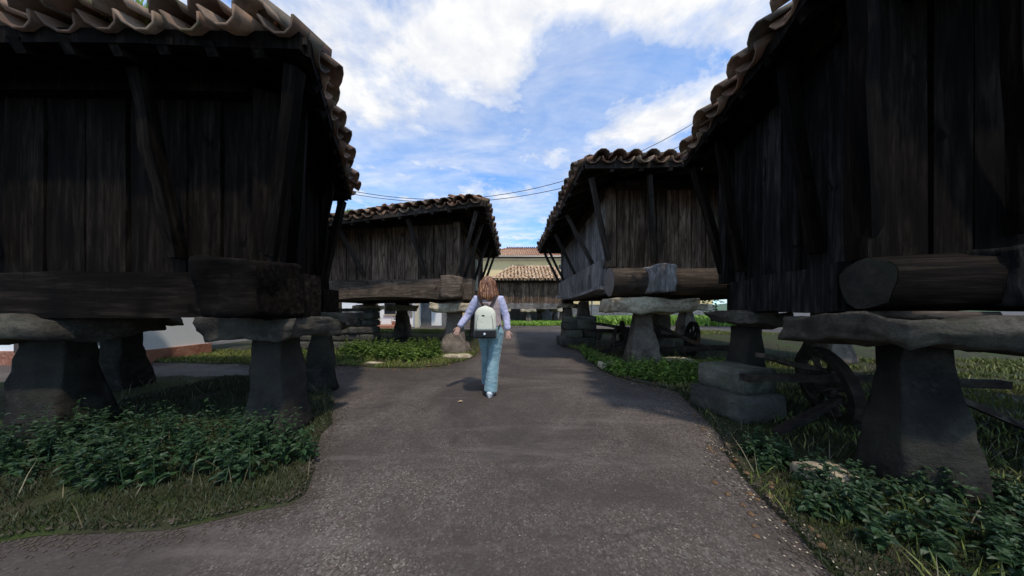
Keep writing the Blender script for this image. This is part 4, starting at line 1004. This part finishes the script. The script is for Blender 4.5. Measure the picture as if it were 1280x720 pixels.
# jeans
def fold(co):
    a = noise.noise(Vector((co.x*16, co.y*9, co.z*26)))*.006+noise.noise(Vector((co.x*9+4, co.y*5, co.z*45)))*.0018*(1 if co.z < .75 else .4)
    c = Vector((-.3, DW, co.z)); n = (co-c); n.z = 0; n = n.normalized() if n.length > 1e-4 else Vector((0, -1, 0)); return n*a
j = MB()
wc = Vector((-.312, DW, 0))
j.tube([Vector((-.315, DW, 1.01)), Vector((-.312, DW, .95)), Vector((-.305, DW-.01, .88)), Vector((-.305, DW-.005, .80))], [(.150, .112), (.168, .125), (.182, .138), (.150, .11)], 22)
j.tube([hipL+Vector((0, 0, .0)), hipL.lerp(knL, .35), knL, knL.lerp(anL, .5), anL+Vector((0, -.01, -.05))], [(.098, .11), (.096, .105), (.083, .088), (.086, .09), (.098, .10)], 20)
j.tube([hipR+Vector((0, -.01, .0)), hipR.lerp(knR, .35), knR, knR.lerp(anR, .5), anR+Vector((.0, .02, -.035))], [(.102, .115), (.100, .108), (.087, .092), (.086, .094), (.094, .108)], 20)
remeshed('jeans', j, M_jean, pr, .009, 3, fold)
for (x, z) in ((-.375, .86), (-.235, .86)):
    m = MB(); m.box((0, 0, 0), (.11, .012, .12)); o = m.build('back_pocket', M_jean, pr, mw=Matrix.Translation((x, DW-.137, z)) @ Matrix.Rotation(R(6), 4, 'X'))
# torso knit and sleeves
t = MB()
t.tube([Vector((-.315, DW, .955)), Vector((-.318, DW, .99)), Vector((-.322, DW, 1.08)), Vector((-.328, DW, 1.18)), Vector((-.332, DW, 1.28)), Vector((-.335, DW, 1.345)), Vector((-.335, DW, 1.385)), Vector((-.336, DW, 1.42))],
       [(.182, .135), (.176, .13), (.160, .12), (.168, .12), (.185, .118), (.178, .10), (.12, .08), (.068, .062)], 22)
t.tube([Vector((-.49, DW, 1.335)), Vector((-.335, DW, 1.365)), Vector((-.18, DW, 1.335))], [.058, .075, .058], 14)
remeshed('knit_top', t, M_vest, pr, .008, 4, lambda co: Vector((0, -1, 0))*noise.noise(Vector((co.x*10, 0, co.z*20)))*.006)
for sh, el, wr in ((shL, elL, wrL), (shR, elR, wrR)):
    s = MB(); d = (wr-el)
    inn = sh.lerp(Vector((-.335, DW, 1.33)), .22)
    s.tube([inn, sh, sh.lerp(el, .25), sh.lerp(el, .6), el, el.lerp(wr, .4), el.lerp(wr, .82), el.lerp(wr, .98)], [.062, .072, .068, .060, .056, .052, .046, .034], 18)
    remeshed('sleeve', s, M_slv, pr, .008, 3, lambda co: Vector((noise.noise(co*28), noise.noise(co*28+Vector((5, 0, 0))), 0))*.006)
# hair: a ridged shell with loose wavy locks
h = MB(); hseg = 40; rows = [(.128, .012), (.120, .045), (.095, .080), (.055, .100), (.01, .108), (-.04, .115), (-.09, .126), (-.13, .140), (-.175, .146), (-.215, .128), (-.225, .09)]
hb = head+Vector((.0, -.012, .0)); hr = random.Random(3); k0 = 0
for i, (z, rr) in enumerate(rows):
    for q in range(hseg):
        th = 2*math.pi*q/hseg; wob = 1+.07*math.sin(th*9+z*14)+.05*math.sin(th*17-z*25)+.05*noise.noise(Vector((math.cos(th)*2, math.sin(th)*2, z*9)))
        front = max(0, math.sin(th))                                  # the face side stays open below the brow
        ry = rr*.92*wob*(1-.45*front*(1 if z < .03 else .1)); zz = z+(.03*noise.noise(Vector((th*2.5, 3, 0))) if i >= len(rows)-3 else 0)
        h.v.append((hb.x+math.cos(th)*rr*wob*.98, hb.y+math.sin(th)*ry, hb.z+zz))
for i in range(len(rows)-1):
    for q in range(hseg): a = i*hseg; h.f.append((a+q, a+(q+1) % hseg, a+hseg+(q+1) % hseg, a+hseg+q))
h.f.append(tuple(range(hseg))[::-1])
o = h.build('hair', M_hair, pr, True); sb_ = o.modifiers.new('s', 'SUBSURF'); sb_.levels = 1; sb_.render_levels = 1
lk = MB()
for k in range(70):
    th = hr.uniform(math.pi*1.0, math.pi*2.0)+hr.uniform(-.35, .35); pts = []; ph = hr.random()*6; z0 = hr.uniform(-.04, .09); z1_ = hr.uniform(.20, .262)
    for s in range(8):
        z = z0-(z0+z1_)*s/7; base = np.interp(-z, [-.128, -.05, 0, .09, .165, .2, .26], [.02, .102, .110, .130, .150, .148, .118])+.004
        a = th+.15*math.sin(s*1.25+ph); pts.append((hb.x+math.cos(a)*base, hb.y+math.sin(a)*base*.93, hb.z+z))
    lk.tube(pts, [.004, .009, .011, .011, .010, .009, .007, .002], 6)
lk.build('hair_lock', M_hair, pr, True)
# shoes
for an_, rz in ((anR, -8), (anL, 4)):
    o_ = Vector((an_.x, an_.y, 0)); base = 0 if an_ is anR else 0
    s = MB(); s.tube([Vector((0, -.085, .045)), Vector((0, -.05, .055)), Vector((0, .03, .055)), Vector((0, .11, .045)), Vector((0, .165, .035))], [(.034, .035), (.042, .045), (.044, .048), (.048, .034), (.028, .02)], 14)
    s.v = [(p[0], p[1], max(p[2], .018)) for p in s.v]
    sh_ = s.build('shoe', M_shoe, pr, True, mw=Matrix.Translation(o_) @ Matrix.Rotation(R(rz), 4, 'Z'))
    s = MB(); n = 16
    ol = [(math.cos(2*math.pi*q/n)*(.046 if math.sin(2*math.pi*q/n) > 0 else .04), .04+math.sin(2*math.pi*q/n)*.138) for q in range(n)]
    s.v = [(x, y, .004) for x, y in ol]+[(x, y, .03) for x, y in ol]; s.f = [tuple(range(n))[::-1], tuple(range(n, 2*n))]+[(q, (q+1) % n, n+(q+1) % n, n+q) for q in range(n)]
    so_ = s.build('sole', M_sole, None, mw=sh_.matrix_world.copy()); so_.parent = sh_; so_.matrix_basis = Matrix()
# backpack
bp = empty('backpack', (-.36, DW-.2, 1.0), 'cream backpack with black base worn on the walking woman', 'backpack')
bc = Vector((-.360, DW-.205, .82))
def bagbody(z0, z1, wx, wy, name, mat, flat=False):
    bm = bmesh.new(); vs = []; n = 24; rows_ = 12 if not flat else 4
    m = MB()
    for i in range(rows_+1):
        t = i/rows_; z = z0+(z1-z0)*t
        if not flat:
            k = math.sqrt(max(0, 1-max(0, (t-.60)/.40)**2.3)) if t > .60 else 1
            ww = wx*(.93+.07*(1-t))*max(k, .12); dd = wy*(.80+.20*(1-t)) * (.35+.65*k)
        else: ww = wx*(.96+.04*math.sin(t*math.pi)); dd = wy*(.97+.03*math.sin(t*math.pi))
        for q in range(n):
            th = 2*math.pi*q/n; cx = math.copysign(abs(math.cos(th))**.55, math.cos(th)); cy = math.copysign(abs(math.sin(th))**.7, math.sin(th))
            m.v.append((cx*ww, cy*dd, z))
    for i in range(rows_):
        for q in range(n): a = i*n; m.f.append((a+q, a+(q+1) % n, a+n+(q+1) % n, a+n+q))
    m.f += [tuple(range(n))[::-1], tuple(rows_*n+q for q in range(n))]
    return m.build(name, mat, bp, True, mw=Matrix.Translation(bc))
bagbody(.105, .43, .148, .085, 'bag_body', M_pack); bagbody(0, .104, .156, .090, 'bag_base', M_blkc, True)
def arc(wx, z0, z1, y, rad, name, mat):
    pts = []
    for q in range(21):
        th = math.pi*q/20; pts.append(bc+Vector((-math.cos(th)*wx, y+.028*math.sin(th), z0+(z1-z0)*math.sin(th)**.75)))
    m = MB(); m.tube(pts, rad, 6); m.build(name, mat, bp, True)
arc(.112, .12, .375, -.085, .0035, 'zip_seam', cloth('zip_grey', (.25, .24, .2), (.3, .29, .25)))
m = MB(); m.box((0, 0, 0), (.035, .004, .016)); m.build('logo_patch', M_blkc, bp, mw=Matrix.Translation(bc+Vector((-.02, -.076, .30))) @ Matrix.Rotation(R(-10), 4, 'X'))
m = MB(); m.tube([bc+Vector((.0, -.095, .058)), bc+Vector((0, -.108, .058))], .016, 12); m.build('round_clasp', M_shoe, bp, True)
m = MB(); m.tube([bc+Vector((-.04, .0, .41)), bc+Vector((-.035, -.01, .455)), bc+Vector((.035, -.01, .455)), bc+Vector((.04, .0, .41))], .009, 8); m.build('grab_handle', M_strap, bp, True)
for s in (-1, 1):
    def strap(pts, w, name):
        m = MB(); P = [Vector(p) for p in pts]
        for i, p in enumerate(P):
            t = (P[min(i+1, len(P)-1)]-P[max(i-1, 0)]).normalized(); n = Vector((0, -1, 0)); a = t.cross(n).normalized(); m.v += [tuple(p-a*w), tuple(p+a*w), tuple(p+a*w+Vector((0, .006, 0))), tuple(p-a*w+Vector((0, .006, 0)))]
        for i in range(len(P)-1):
            for q in range(4): m.f.append((i*4+q, i*4+(q+1) % 4, i*4+4+(q+1) % 4, i*4+4+q))
        m.f += [(0, 1, 2, 3), (len(P)*4-1, len(P)*4-2, len(P)*4-3, len(P)*4-4)]
        m.build(name, M_strap, bp)
    cx = bc.x+.015
    strap([(cx+s*.045, DW-.165, 1.235), (cx+s*.075, DW-.142, 1.29), (cx+s*.108, DW-.125, 1.345), (cx+s*.125, DW-.085, 1.405), (cx+s*.128, DW+.0, 1.425), (cx+s*.13, DW+.085, 1.39), (cx+s*.135, DW+.128, 1.30)], .017, 'shoulder_strap')
    strap([(cx+s*.135, DW+.13, 1.30), (cx+s*.165, DW+.10, 1.15), (cx+s*.178, DW+.0, 1.05), (cx+s*.172, DW-.09, .98), (cx+s*.15, DW-.15, .90)], .010, 'lower_strap')
